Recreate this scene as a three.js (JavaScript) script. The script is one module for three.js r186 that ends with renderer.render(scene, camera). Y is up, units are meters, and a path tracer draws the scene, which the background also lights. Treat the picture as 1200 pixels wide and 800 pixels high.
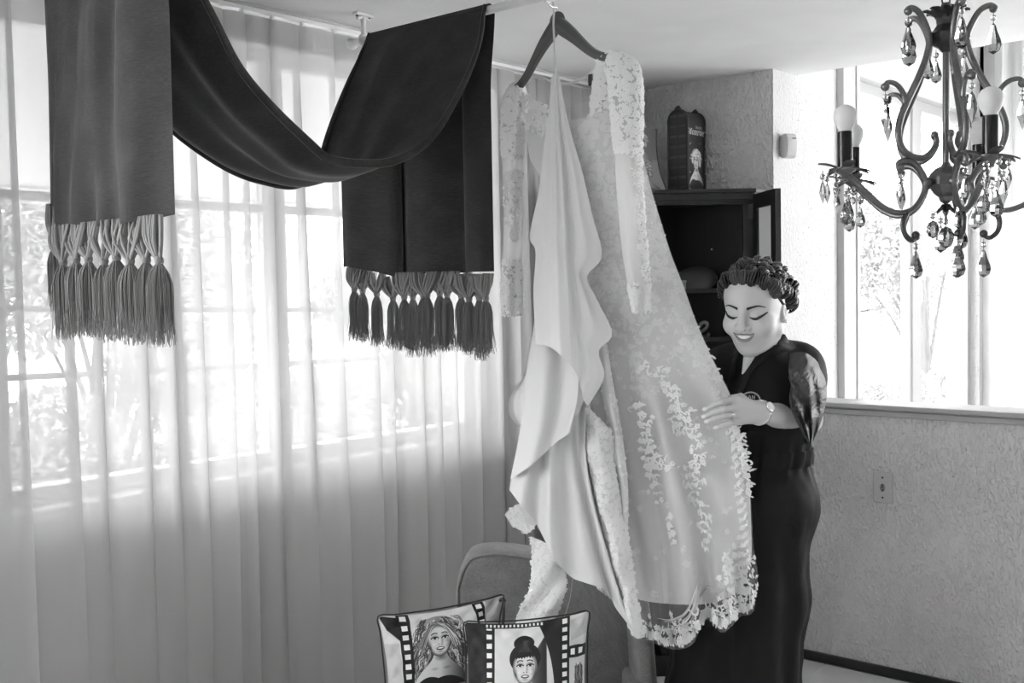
import * as THREE from 'three';
import { RoundedBoxGeometry } from 'three/addons/geometries/RoundedBoxGeometry.js';
import { mergeGeometries, mergeVertices, toCreasedNormals } from 'three/addons/utils/BufferGeometryUtils.js';
import { RectAreaLightUniformsLib } from 'three/addons/lights/RectAreaLightUniformsLib.js';
import { ImprovedNoise } from 'three/addons/math/ImprovedNoise.js';

// ---------- camera, sky, light, exposure ----------
const scene = new THREE.Scene();
const FOCAL = 1267, EYE = 1.65;
const camera = new THREE.PerspectiveCamera(2 * Math.atan(400 / FOCAL) * 180 / Math.PI, 1.5, 0.05, 300);
camera.rotation.order = 'YXZ';
camera.rotation.set(-2.678 * Math.PI / 180, 40.639 * Math.PI / 180, -1.025 * Math.PI / 180);
camera.position.set(0, EYE, 0);
camera.updateMatrixWorld(true);
scene.background = new THREE.Color(0.96, 0.96, 0.96);          // even white overcast sky
scene.backgroundIntensity = 7;
RectAreaLightUniformsLib.init();
// daylight that comes in by the long left window beside and behind the camera, and by the window at the end of the stairwell
const day1 = new THREE.RectAreaLight(0xffffff, 2.6, 3.4, 1.3); day1.name = 'window_daylight'; day1.position.set(-3.06, 1.74, 0.88); day1.lookAt(0, 1.74, 0.88); scene.add(day1);
const day2 = new THREE.RectAreaLight(0xffffff, 2.2, 2.4, 2.0); day2.name = 'stair_window_daylight'; day2.position.set(0.8, 1.7, -6.98); day2.lookAt(0.8, 1.7, 0); scene.add(day2);
const renderer = new THREE.WebGLRenderer({ antialias: true });
renderer.toneMapping = THREE.LinearToneMapping;
renderer.toneMappingExposure = 1.32;
renderer.shadowMap.enabled = true;

// ---------- helpers ----------
const V = (x, y, z) => new THREE.Vector3(x, y, z);
const { lerp, clamp, smoothstep } = THREE.MathUtils;
const PI = Math.PI;
function rng(seed) { let s = seed | 0; return () => { s = (s + 0x6d2b79f5) | 0; let t = Math.imul(s ^ (s >>> 15), 1 | s); t = (t + Math.imul(t ^ (t >>> 7), 61 | t)) ^ t; return ((t ^ (t >>> 14)) >>> 0) / 4294967296; }; }
const perlin = new ImprovedNoise();
const noise = (x, y = 0, z = 0) => perlin.noise(x + 17.3, y + 5.1, z + 9.7);
const fbm = (x, y, z = 0, o = 4) => { let s = 0, a = 0.5; for (let i = 0; i < o; i++) { s += a * noise(x, y, z + i * 7.7); x *= 2.03; y *= 2.03; z *= 2.03; a *= 0.5; } return s; };
// a sight line measured in the photograph (1200 x 800), met with a plane of the room or taken to a depth
function sight(x, y) { return V((x - 600) / FOCAL, -(y - 400) / FOCAL, -1).applyQuaternion(camera.quaternion); }
function onPlane(x, y, axis, value) { const d = sight(x, y), o = camera.position; return o.clone().addScaledVector(d, (value - o[axis]) / d[axis]); }
function atDepth(x, y, depth) { return camera.position.clone().addScaledVector(sight(x, y), depth); }
function gauge(list, t) {           // smooth (Catmull-Rom) interpolation of [t, value] rows; value may be a number
  let i = 0; while (i < list.length - 2 && t > list[i + 1][0]) i++;
  const a = list[Math.max(0, i - 1)], b = list[i], c = list[i + 1], d = list[Math.min(list.length - 1, i + 2)];
  const k = clamp((t - b[0]) / (c[0] - b[0]), 0, 1), h = c[0] - b[0];
  const m0 = i ? (c[1] - a[1]) / (c[0] - a[0]) : (c[1] - b[1]) / h, m1 = i < list.length - 2 ? (d[1] - b[1]) / (d[0] - b[0]) : (c[1] - b[1]) / h;
  const k2 = k * k, k3 = k2 * k;
  return (2 * k3 - 3 * k2 + 1) * b[1] + (k3 - 2 * k2 + k) * h * m0 + (-2 * k3 + 3 * k2) * c[1] + (k3 - k2) * h * m1;
}
function linear(list, t) { let i = 0; while (i < list.length - 2 && t > list[i + 1][0]) i++; const b = list[i], c = list[i + 1]; return lerp(b[1], c[1], clamp((t - b[0]) / (c[0] - b[0]), 0, 1)); }

const used = new Map();
function numbered(name) { const n = used.get(name) || 0; used.set(name, n + 1); return n ? name + '_' + String(n).padStart(3, '0') : name; }
function thing(name, label, category, [x, y, z] = [0, 0, 0], group) {
  const o = new THREE.Group(); o.name = numbered(name); o.position.set(x, y, z); scene.add(o);
  o.userData = { label, category }; if (group) o.userData.group = group;
  return o;
}
// geometry is written in world coordinates; a part of a thing is moved back by the thing's base
function part(name, geo, material, parent, extra) {
  const m = new THREE.Mesh(geo, material);
  m.name = parent ? name : numbered(name); m.castShadow = m.receiveShadow = true;
  if (parent) { parent.add(m); if (parent.isGroup && !parent.userData.local) m.position.copy(parent.position).negate(); } else scene.add(m);
  if (extra) Object.assign(m.userData, extra);
  return m;
}
function single(name, geo, material, label, category, group) { const m = part(name, geo, material, null, { label, category }); if (group) m.userData.group = group; return m; }
function structure(name, geo, material, parent) { return part(name, geo, material, parent, parent ? {} : { kind: 'structure' }); }
function merge(list) { return mergeGeometries(list.map((g) => { const h = g.index ? g.toNonIndexed() : g; for (const k of Object.keys(h.attributes)) if (!['position', 'normal', 'uv'].includes(k)) h.deleteAttribute(k); return h; })); }
// box given by its two corners, uv in metres
function box(x0, y0, z0, x1, y1, z1, r = 0) {
  const w = Math.abs(x1 - x0), h = Math.abs(y1 - y0), d = Math.abs(z1 - z0);
  const g = r ? new RoundedBoxGeometry(w, h, d, 2, Math.min(r, w / 2.01, h / 2.01, d / 2.01)) : new THREE.BoxGeometry(w, h, d);
  g.translate((x0 + x1) / 2, (y0 + y1) / 2, (z0 + z1) / 2);
  return metricUV(g);
}
function metricUV(g) {
  const p = g.attributes.position, n = g.attributes.normal, uv = new Float32Array(p.count * 2);
  for (let i = 0; i < p.count; i++) {
    const ax = Math.abs(n.getX(i)), ay = Math.abs(n.getY(i)), az = Math.abs(n.getZ(i)), x = p.getX(i), y = p.getY(i), z = p.getZ(i);
    if (ay > ax && ay > az) { uv[2 * i] = x; uv[2 * i + 1] = z; } else if (ax > az) { uv[2 * i] = z; uv[2 * i + 1] = y; } else { uv[2 * i] = x; uv[2 * i + 1] = y; }
  }
  g.setAttribute('uv', new THREE.BufferAttribute(uv, 2));
  return g;
}
// surface over (u, v) in 0..1, f returns a Vector3; uv are u, v times the given scales
function sheet(nu, nv, f, su = 1, sv = 1) {
  const p = [], uv = [], idx = [];
  for (let j = 0; j <= nv; j++) for (let i = 0; i <= nu; i++) { const a = f(i / nu, j / nv); p.push(a.x, a.y, a.z); uv.push(i / nu * su, j / nv * sv); }
  for (let j = 0; j < nv; j++) for (let i = 0; i < nu; i++) { const a = j * (nu + 1) + i, b = a + 1, c = a + nu + 1, d = c + 1; idx.push(a, c, b, b, c, d); }
  const g = new THREE.BufferGeometry();
  g.setAttribute('position', new THREE.Float32BufferAttribute(p, 3)); g.setAttribute('uv', new THREE.Float32BufferAttribute(uv, 2)); g.setIndex(idx); g.computeVertexNormals();
  return g;
}
// tube through points; radius is a number or a function of t; flat squashes it along its normal
function tube(points, radius, sides = 8, steps = 0, closed = false) {
  const curve = new THREE.CatmullRomCurve3(points, closed, 'centripetal'), n = steps || points.length * 6;
  const fr = curve.computeFrenetFrames(n, closed), p = [], uv = [], idx = [], q = V(0, 0, 0), len = curve.getLength();
  for (let i = 0; i <= n; i++) {
    curve.getPointAt(i / n, q); const r = typeof radius === 'number' ? radius : radius(i / n);
    for (let j = 0; j <= sides; j++) { const a = j / sides * 2 * PI, N = fr.normals[i], B = fr.binormals[i]; p.push(q.x + r * (Math.cos(a) * N.x + Math.sin(a) * B.x), q.y + r * (Math.cos(a) * N.y + Math.sin(a) * B.y), q.z + r * (Math.cos(a) * N.z + Math.sin(a) * B.z)); uv.push(j / sides * 2 * PI * r, i / n * len); }
  }
  for (let i = 0; i < n; i++) for (let j = 0; j < sides; j++) { const a = i * (sides + 1) + j, b = a + 1, c = a + sides + 1, d = c + 1; idx.push(a, b, c, b, d, c); }
  if (!closed) for (const [i, flip] of [[0, 1], [n, 0]]) { const c = p.length / 3; curve.getPointAt(i / n, q); p.push(q.x, q.y, q.z); uv.push(0, 0); for (let j = 0; j < sides; j++) { const a = i * (sides + 1) + j; flip ? idx.push(c, a + 1, a) : idx.push(c, a, a + 1); } }
  const g = new THREE.BufferGeometry();
  g.setAttribute('position', new THREE.Float32BufferAttribute(p, 3)); g.setAttribute('uv', new THREE.Float32BufferAttribute(uv, 2)); g.setIndex(idx); g.computeVertexNormals();
  return g;
}
const rod = (a, b, r, sides = 12) => tube([a, a.clone().lerp(b, 0.5), b], r, sides, 2);
function lathe(profile, segs, x, y, z) { const g = new THREE.LatheGeometry(profile.map(([r, h]) => new THREE.Vector2(r, h)), segs); g.translate(x, y, z); return g; }
function moved(g, m) { g.applyMatrix4(m); return g; }

// textures
function dataTexture(n, f, srgb = false, m = n) {          // f(u, v) -> number or [r, g, b] in 0..1
  const d = new Uint8Array(n * m * 4);
  for (let j = 0; j < m; j++) for (let i = 0; i < n; i++) { const c = f(i / n, j / m), o = (j * n + i) * 4, a = typeof c === 'number'; for (let k = 0; k < 3; k++) d[o + k] = clamp((a ? c : c[k]) * 255, 0, 255); d[o + 3] = 255; }
  const t = new THREE.DataTexture(d, n, m); t.magFilter = THREE.LinearFilter; t.wrapS = t.wrapT = THREE.RepeatWrapping; if (srgb) t.colorSpace = THREE.SRGBColorSpace; t.needsUpdate = true; return t;
}
function repeat(t, u, v = u) { const c = t.clone(); c.repeat.set(u, v); c.needsUpdate = true; return c; }
// noise that repeats over 0..1
function tileNoise(seed, cells, cellsV = cells) {
  const r = rng(seed), g = Array.from({ length: cells * cellsV }, () => r());
  return (u, v) => { const x = ((u % 1) + 1) % 1 * cells, y = ((v % 1) + 1) % 1 * cellsV, i = Math.floor(x), j = Math.floor(y), s = (t) => t * t * (3 - 2 * t), a = s(x - i), b = s(y - j), at = (p, q) => g[(q % cellsV) * cells + (p % cells)]; return lerp(lerp(at(i, j), at(i + 1, j), a), lerp(at(i, j + 1), at(i + 1, j + 1), a), b); };
}
const grey = (v) => new THREE.Color(v, v, v);            // linear
const std = (v, rough = 0.8, o = {}) => new THREE.MeshStandardMaterial({ color: grey(v), roughness: rough, side: THREE.DoubleSide, ...o });
const phys = (v, rough = 0.8, o = {}) => new THREE.MeshPhysicalMaterial({ color: grey(v), roughness: rough, side: THREE.DoubleSide, ...o });
// flat prints: a plain made-up portrait of a woman, drawn with brush strokes and soft tones as a printed photograph has them
function portrait(k, x, y, s, o) {
  const t = o.turn || 0, q = rng(o.seed || 4);
  const el = (cx, cy, rx, ry, fill, rot = 0) => { k.fillStyle = fill; k.beginPath(); k.ellipse(x + cx * s, y + cy * s, rx * s, ry * s, rot, 0, 7); k.fill(); };
  const soft = (cx, cy, rx, ry, inner, outer, rot = 0) => { k.save(); k.translate(x + cx * s, y + cy * s); k.rotate(rot); k.scale(rx * s, ry * s); const g = k.createRadialGradient(-0.15, -0.1, 0.15, 0, 0, 1); g.addColorStop(0, inner); g.addColorStop(0.62, inner); g.addColorStop(1, outer); k.fillStyle = g; k.beginPath(); k.arc(0, 0, 1, 0, 7); k.fill(); k.restore(); };
  const smudge = (cx, cy, rx, ry, a, tone = '20,20,20') => { k.save(); k.translate(x + cx * s, y + cy * s); k.scale(rx * s, ry * s); const g = k.createRadialGradient(0, 0, 0, 0, 0, 1); g.addColorStop(0, `rgba(${tone},${a})`); g.addColorStop(1, `rgba(${tone},0)`); k.fillStyle = g; k.beginPath(); k.arc(0, 0, 1, 0, 7); k.fill(); k.restore(); };
  const stroke = (pts, c, w) => { k.strokeStyle = c; k.lineWidth = w * s; k.lineCap = 'round'; k.beginPath(); k.moveTo(x + pts[0][0] * s, y + pts[0][1] * s); if (pts.length === 4) k.bezierCurveTo(...pts.slice(1).flatMap(([a, b]) => [x + a * s, y + b * s])); else k.quadraticCurveTo(...pts.slice(1).flatMap(([a, b]) => [x + a * s, y + b * s])); k.stroke(); };
  const tone = () => { const r = q(); return r < 0.4 ? o.shade : r < 0.8 ? o.hair : o.light || '#f0f0f0'; };
  if (o.style === 'long') {
    el(0, -0.3, 1.1, 1.0, o.hair); el(-0.85, 0.7, 0.62, 1.25, o.shade, 0.15); el(0.85, 0.7, 0.62, 1.25, o.shade, -0.15);
    for (let i = 0; i < 420; i++) { const e = i % 2 ? 1 : -1, h = q(), bx = e * (0.15 + 1.15 * q()), by = -1.2 + 2.8 * h * (0.3 + 0.7 * Math.abs(bx)); stroke([[bx * 0.8, by], [bx + e * 0.3 * q(), by + 0.2], [bx - e * 0.22 * q(), by + 0.4], [bx + e * 0.25 * q(), by + 0.62]], tone(), 0.02 + 0.05 * q()); }
  } else if (o.style === 'bun') { soft(-0.05, -1.25, 0.56, 0.42, o.hair, o.hair); soft(0, -0.45, 0.84, 0.8, o.hair, o.hair); }
  else { soft(0, -0.32, 1.02, 0.92, o.hair, o.shade); for (let i = 0; i < 120; i++) { const a = PI * (0.9 + 1.25 * q()), rr = 0.75 + 0.32 * q(), cx = Math.cos(a) * rr, cy = -0.28 + Math.sin(a) * rr * 0.85; stroke([[cx - 0.12, cy + 0.06], [cx, cy - 0.16], [cx + 0.16, cy + 0.1]], tone(), 0.025 + 0.035 * q()); } soft(0.74, 0.22, 0.26, 0.46, o.hair, o.shade, -0.2); soft(-0.74, 0.0, 0.22, 0.36, o.hair, o.shade, 0.2); }
  if (o.shoulders) { const g = k.createLinearGradient(x - 1.4 * s, 0, x + 1.4 * s, 0); g.addColorStop(0, o.skin); g.addColorStop(0.5, o.skin); g.addColorStop(1, o.shade); k.fillStyle = g; k.beginPath(); k.moveTo(x - 0.3 * s, y + 0.6 * s); k.bezierCurveTo(x - 0.3 * s, y + 1.35 * s, x - 1.2 * s, y + 1.4 * s, x - 1.45 * s, y + 2.5 * s); k.lineTo(x + 1.5 * s, y + 2.5 * s); k.bezierCurveTo(x + 1.4 * s, y + 1.5 * s, x + 0.35 * s, y + 1.4 * s, x + 0.32 * s, y + 0.6 * s); k.fill(); smudge(0.05, 0.98, 0.4, 0.22, 0.55); smudge(-0.3, 1.55, 0.25, 0.1, 0.25); smudge(0.35, 1.55, 0.25, 0.1, 0.3); }
  if (o.dress) { k.fillStyle = o.dress; k.beginPath(); k.moveTo(x - 1.45 * s, y + 2.55 * s); k.quadraticCurveTo(x - 0.9 * s, y + 1.65 * s, x - 0.1 * s, y + 2.05 * s); k.quadraticCurveTo(x + 0.7 * s, y + 1.8 * s, x + 1.5 * s, y + 2.55 * s); k.fill(); }
  soft(0, 0.0, 0.66, 0.82, o.skin, o.shade); soft(0.1 * t, 0.42, 0.5, 0.52, o.skin, o.shade); soft(0.02 + t * 0.1, 0.1, 0.52, 0.66, o.skin, o.skin);
  smudge(0.48, 0.3, 0.2, 0.5, 0.4); smudge(-0.5, 0.35, 0.14, 0.4, 0.3);
  for (const e of [-1, 1]) { const ex = e * 0.27 + t * 0.3; smudge(ex, -0.1, 0.26, 0.17, 0.55); el(ex, -0.06, 0.14, 0.062, '#ececec'); el(ex + 0.01, -0.065, 0.072, 0.066, '#161616'); stroke([[ex - 0.18, -0.04], [ex, -0.19], [ex + 0.19, -0.06]], '#101010', 0.05); stroke([[ex - 0.15, e > 0 ? -0.3 : -0.25], [ex + 0.05 * e, -0.38], [ex + 0.15, e > 0 ? -0.25 : -0.3]], '#2a2a2a', 0.055); smudge(ex + 0.06 * e, 0.28, 0.16, 0.12, 0.4, '255,255,255'); }
  smudge(0.1 + t * 0.33, 0.12, 0.09, 0.28, 0.28); el(0.08 + t * 0.34, 0.3, 0.035, 0.02, '#3a3a3a'); el(-0.07 + t * 0.34, 0.3, 0.035, 0.02, '#3a3a3a'); smudge(t * 0.34, 0.1, 0.05, 0.2, 0.5, '255,255,255');
  el(t * 0.32, 0.51, 0.21, 0.095, '#3c3c3c'); el(t * 0.32, 0.498, 0.16, 0.042, '#f0f0f0'); smudge(t * 0.32, 0.68, 0.2, 0.06, 0.4);
  if (o.style === 'long') { for (let i = 0; i < 120; i++) { const e = i % 2 ? 1 : -1, a = q(); stroke([[e * 0.05, -0.82 - 0.2 * q()], [e * (0.35 + 0.3 * a), -0.95 + 0.3 * q()], [e * (0.55 + 0.25 * a), -0.35 + 0.4 * q()], [e * (0.75 + 0.4 * a), 0.1 + 0.5 * q()]], tone(), 0.02 + 0.04 * q()); } }
  else if (o.style === 'bun') { el(-0.08, -0.68, 0.6, 0.2, o.hair, -0.12); for (let i = -3; i < 4; i++) { k.fillStyle = o.hair; k.beginPath(); k.moveTo(x + (i * 0.14 - 0.12) * s, y - 0.6 * s); k.lineTo(x + (i * 0.14 + 0.1) * s, y - 0.6 * s); k.lineTo(x + (i * 0.15 - 0.03) * s, y + (-0.42 - 0.03 * (i % 2)) * s); k.fill(); } for (let i = 0; i < 30; i++) stroke([[-0.4 + 0.8 * q(), -0.75], [-0.2 + 0.4 * q(), -1.1], [-0.1 + 0.3 * q(), -1.4]], '#3d3d3d', 0.015); }
  else { soft(-0.2, -0.7, 0.56, 0.27, o.hair, o.hair, -0.25); soft(0.5, -0.55, 0.3, 0.3, o.hair, o.shade, 0.6); for (let i = 0; i < 24; i++) { const cx = -0.6 + 1.2 * q(); stroke([[cx, -0.62], [cx + 0.1, -0.85], [cx + 0.25, -0.6]], tone(), 0.03); } }
}
// ---------- the room ----------
const H = 2.565, BACK = -4.224, PARAPET = -4.424, STAIR = -2.15, LEFT = -3.05;
const T = {};
{ // rough sprayed plaster: upright worm-like ridges
  const a = tileNoise(11, 96, 40), b = tileNoise(12, 190, 110), c = tileNoise(13, 24, 10);
  T.plaster = dataTexture(512, (u, v) => { const w = a(u + 0.012 * c(u, v), v); return clamp(0.62 * smoothstep(w, 0.35, 0.9) + 0.38 * b(u, v) * (0.4 + 0.6 * w), 0, 1); });
  const d = tileNoise(14, 7), e = tileNoise(15, 30);
  T.wallTone = dataTexture(256, (u, v) => 0.93 + 0.05 * d(u, v) + 0.02 * e(u, v), true);
  const r = rng(16), dots = Array.from({ length: 420 }, () => [r(), r(), 0.0015 + 0.003 * r() * r(), 0.3 + 0.5 * r()]);
  const grid = new Float32Array(512 * 512).fill(1);
  for (const [x, y, s, k] of dots) for (let j = -3; j <= 3; j++) for (let i = -3; i <= 3; i++) { const q = Math.hypot(i, j) / 512; if (q < s) { const o = ((Math.floor(y * 512) + j + 512) % 512) * 512 + (Math.floor(x * 512) + i + 512) % 512; grid[o] = Math.min(grid[o], 1 - k * 0.6); } }
  T.specks = dataTexture(512, (u, v) => 0.97 * grid[Math.floor(v * 512) * 512 + Math.floor(u * 512)], true);
  const w1 = tileNoise(21, 60, 3), w2 = tileNoise(22, 200, 6), w3 = tileNoise(23, 9, 2);
  T.wood = dataTexture(512, (u, v) => 0.55 + 0.25 * w1(u + 0.02 * w3(u, v), v) + 0.2 * w2(u, v), true);
  const f1 = tileNoise(31, 128), f2 = tileNoise(32, 12), f3 = tileNoise(33, 256, 256);
  T.cloth = dataTexture(512, (u, v) => 0.72 + 0.12 * f1(u, v) + 0.1 * f2(u, v) + 0.06 * f3(u, v), true);
  T.weave = dataTexture(256, (u, v) => 0.5 + 0.25 * Math.sin(u * 2 * PI * 64) * (0.6 + 0.4 * f1(u, v)) + 0.25 * Math.sin(v * 2 * PI * 64) * (0.6 + 0.4 * f1(v, u)));
}
const M = {
  plaster: std(0.78, 0.92, { map: repeat(T.wallTone, 0.7), bumpMap: repeat(T.plaster, 2.0), bumpScale: 0.01 }),
  white: std(0.84, 0.9, { map: repeat(T.wallTone, 0.5) }),
  specks: std(0.58, 0.9, { map: repeat(T.specks, 1.4), bumpMap: repeat(T.plaster, 2.0), bumpScale: 0.003 }),
  ceiling: std(0.9, 0.93, { map: repeat(T.wallTone, 0.35) }),
  frame: std(0.7, 0.35),
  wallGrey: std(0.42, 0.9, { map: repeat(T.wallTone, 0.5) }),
  frameGrey: std(0.42, 0.45),
  frameOld: std(0.5, 0.6, { map: repeat(T.wallTone, 3) }),
  ledge: std(0.46, 0.5, { map: repeat(T.wallTone, 1.2) }),
  black: std(0.012, 0.35),
  tile: phys(0.7, 0.3, { map: repeat(T.wallTone, 1.1), clearcoat: 0.3, clearcoatRoughness: 0.15 }),
  grout: std(0.06, 0.9),
  glass: phys(1, 0, { transmission: 1, thickness: 0, ior: 1.45 }),
  chrome: std(0.75, 0.22, { metalness: 1 }),
  plastic: std(0.5, 0.45),
  dark: std(0.02, 0.6),
};
// floor and its tiles
structure('floor', box(-3.25, -0.2, -4.55, 3.2, -0.006, 3.2), M.grout);
const floorMesh = scene.children.at(-1);
{ // tiles to the right of and behind the woman, and on to the camera; a joint runs along x = -2.01
  const s = 0.45, tiles = [new RoundedBoxGeometry(s - 0.004, 0.012, s - 0.004, 1, 0.002)];
  for (const g of tiles) metricUV(g);
  for (let i = -2; i < 11; i++) for (let j = 0; j < 16; j++) { const m = part('tile', tiles[0], M.tile, floorMesh); m.position.set(-2.01 + s * (i + 0.5), -0.006, -4.424 + 0.02 + s * (j + 0.5)); }
}
// ceiling: main board, the shadow gap by the curtain track, the strip above it
structure('ceiling', merge([box(-2.845, H, PARAPET, 3.2, H + 0.2, 3.2), box(-3.25, H, -4.43, -2.857, H + 0.2, 3.2), box(-2.86, H + 0.02, -4.43, -2.84, H + 0.2, 3.2)]), M.ceiling);
// left wall with a long window
const WB = 1.05, WT = 2.5, W0 = -3.38, W1 = -1.37;
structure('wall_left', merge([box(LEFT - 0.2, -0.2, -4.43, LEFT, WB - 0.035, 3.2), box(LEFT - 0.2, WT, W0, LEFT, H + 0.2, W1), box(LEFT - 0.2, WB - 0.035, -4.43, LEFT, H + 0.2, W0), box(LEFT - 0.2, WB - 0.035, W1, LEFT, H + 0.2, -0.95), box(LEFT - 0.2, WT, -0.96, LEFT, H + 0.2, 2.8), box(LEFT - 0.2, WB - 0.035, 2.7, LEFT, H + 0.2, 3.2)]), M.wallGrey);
structure('wall_back', box(LEFT - 0.2, -0.2, BACK - 0.2, STAIR - 0.004, H, BACK), M.plaster);
// parapet with its ledge
structure('wall_parapet', box(STAIR - 0.01, -0.2, PARAPET - 0.13, 3.2, 1.1, PARAPET), M.plaster);
structure('trim_1', merge([box(STAIR, 1.125, PARAPET - 0.17, 3.2, 1.147, PARAPET + 0.022, 0.006), box(STAIR, 1.097, PARAPET - 0.14, 3.2, 1.121, PARAPET + 0.012, 0.004), box(STAIR, 1.11, PARAPET - 0.13, 3.2, 1.13, PARAPET + 0.004)]), M.ledge);
structure('baseboard_right', box(STAIR, 0, PARAPET, 3.2, 0.04, PARAPET + 0.016, 0.003), M.black);
structure('baseboard_back', box(-2.86, 0, BACK, STAIR, 0.04, BACK + 0.016, 0.003), M.black);
structure('wall_right', box(3.0, -0.2, PARAPET, 3.2, H + 0.2, 3.2), M.white);
structure('wall_front', box(-3.25, -0.2, 3.0, 3.2, H + 0.2, 3.2), M.white);

// the stairwell behind the parapet
const SB = -2.2, ST = 3.35, SX = 2.3, SZ = -7.0;
const WIN = { z0: -6.93, z1: -5.055, y0: 0.55, y1: 2.66 };
structure('wall_stair', merge([box(STAIR - 0.2, SB, WIN.z1, STAIR, ST, BACK - 0.001), box(STAIR - 0.2, WIN.y1, SZ, STAIR, ST, WIN.z1), box(STAIR - 0.2, SB, SZ, STAIR, WIN.y0, WIN.z1), box(STAIR - 0.2, SB, SZ - 0.2, STAIR, ST, WIN.z0)]), M.specks);
structure('wall_stair_end', merge([box(STAIR - 0.2, SB, SZ - 0.2, -0.5, ST, SZ), box(2.1, SB, SZ - 0.2, SX + 0.2, ST, SZ), box(-0.5, SB, SZ - 0.2, 2.1, 0.6, SZ), box(-0.5, 2.8, SZ - 0.2, 2.1, ST, SZ)]), M.white);
structure('wall_stair_right', merge([box(SX, SB, SZ, SX + 0.2, 0.7, PARAPET), box(SX, 2.8, SZ, SX + 0.2, ST, PARAPET), box(SX, 0.7, SZ, SX + 0.2, 2.8, SZ + 0.6), box(SX, 0.7, PARAPET - 0.5, SX + 0.2, 2.8, PARAPET)]), M.white);
structure('wall_stair_front', merge([box(STAIR - 0.2, SB - 0.1, PARAPET - 0.13, SX + 0.2, -0.2, PARAPET + 0.05), box(STAIR, H + 0.2, PARAPET, SX + 0.2, ST, PARAPET + 0.2)]), M.white);
structure('floor_stair', box(STAIR - 0.2, SB - 0.2, SZ - 0.2, SX + 0.2, SB, PARAPET), M.white);
structure('ceiling_stair', box(STAIR - 0.2, ST, SZ - 0.2, SX + 0.2, ST + 0.15, PARAPET + 0.2), M.white);
// a window: frame with panes of glass, all children of one structure group
function windowUnit(name, axisX, za, zb, ya, yb, mullions, transoms, t, mat) {
  const g = new THREE.Group(); g.name = name; g.userData = { kind: 'structure' }; scene.add(g);
  const d = 0.035, frame = [box(axisX - d, ya, za, axisX + d, ya + t, zb), box(axisX - d, yb - t, za, axisX + d, yb, zb), box(axisX - d, ya, za, axisX + d, yb, za + t), box(axisX - d, ya, zb - t, axisX + d, yb, zb)];
  part('window_frame', merge(frame), mat, g);
  for (const [a, b] of mullions) part('mullion', merge([box(axisX - d * 0.8, ya + t * 0.9, a, axisX + d * 0.8, yb - t * 0.9, b, 0.004), box(axisX + d * 0.8, ya + t, a + 0.012, axisX + d * 1.1, yb - t, b - 0.012)]), mat, g);
  const ys = [ya + t, ...transoms, yb - t], zs = [za + t, ...mullions.flat(), zb - t];
  for (const y of transoms) part('transom', box(axisX - d * 0.7, y - 0.014, za + t * 0.9, axisX + d * 0.7, y + 0.014, zb - t * 0.9, 0.004), mat, g);
  for (let i = 0; i < zs.length; i += 2) for (let j = 0; j < ys.length - 1; j++) part('pane', box(axisX - 0.002, ys[j] + (j ? 0.014 : 0), zs[i], axisX + 0.002, ys[j + 1] - (j < ys.length - 2 ? 0.014 : 0), zs[i + 1]), M.glass, g);
  return g;
}
windowUnit('window_1', LEFT - 0.12, W0, W1, WB, WT, [[-2.43, -2.33]], [1.955], 0.045, M.frame);
structure('window_sill', box(LEFT - 0.16, WB - 0.035, W0 - 0.0, LEFT + 0.035, WB, W1, 0.006), M.frame);
windowUnit('window_3', LEFT - 0.12, -0.95, 2.7, WB, WT, [[0.2, 0.3], [1.4, 1.5]], [1.955], 0.045, M.frame);
windowUnit('window_2', STAIR - 0.09, WIN.z0, WIN.z1, WIN.y0, WIN.y1, [[-6.1, -5.95]], [], 0.05, M.frameGrey);
part('post', merge([box(STAIR, SB, -5.04, STAIR + 0.035, ST, -4.86, 0.004), box(STAIR + 0.033, SB, -5.03, STAIR + 0.042, ST, -4.995)]), M.frameOld, null, { kind: 'structure' }).name = 'trim_2';
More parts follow.
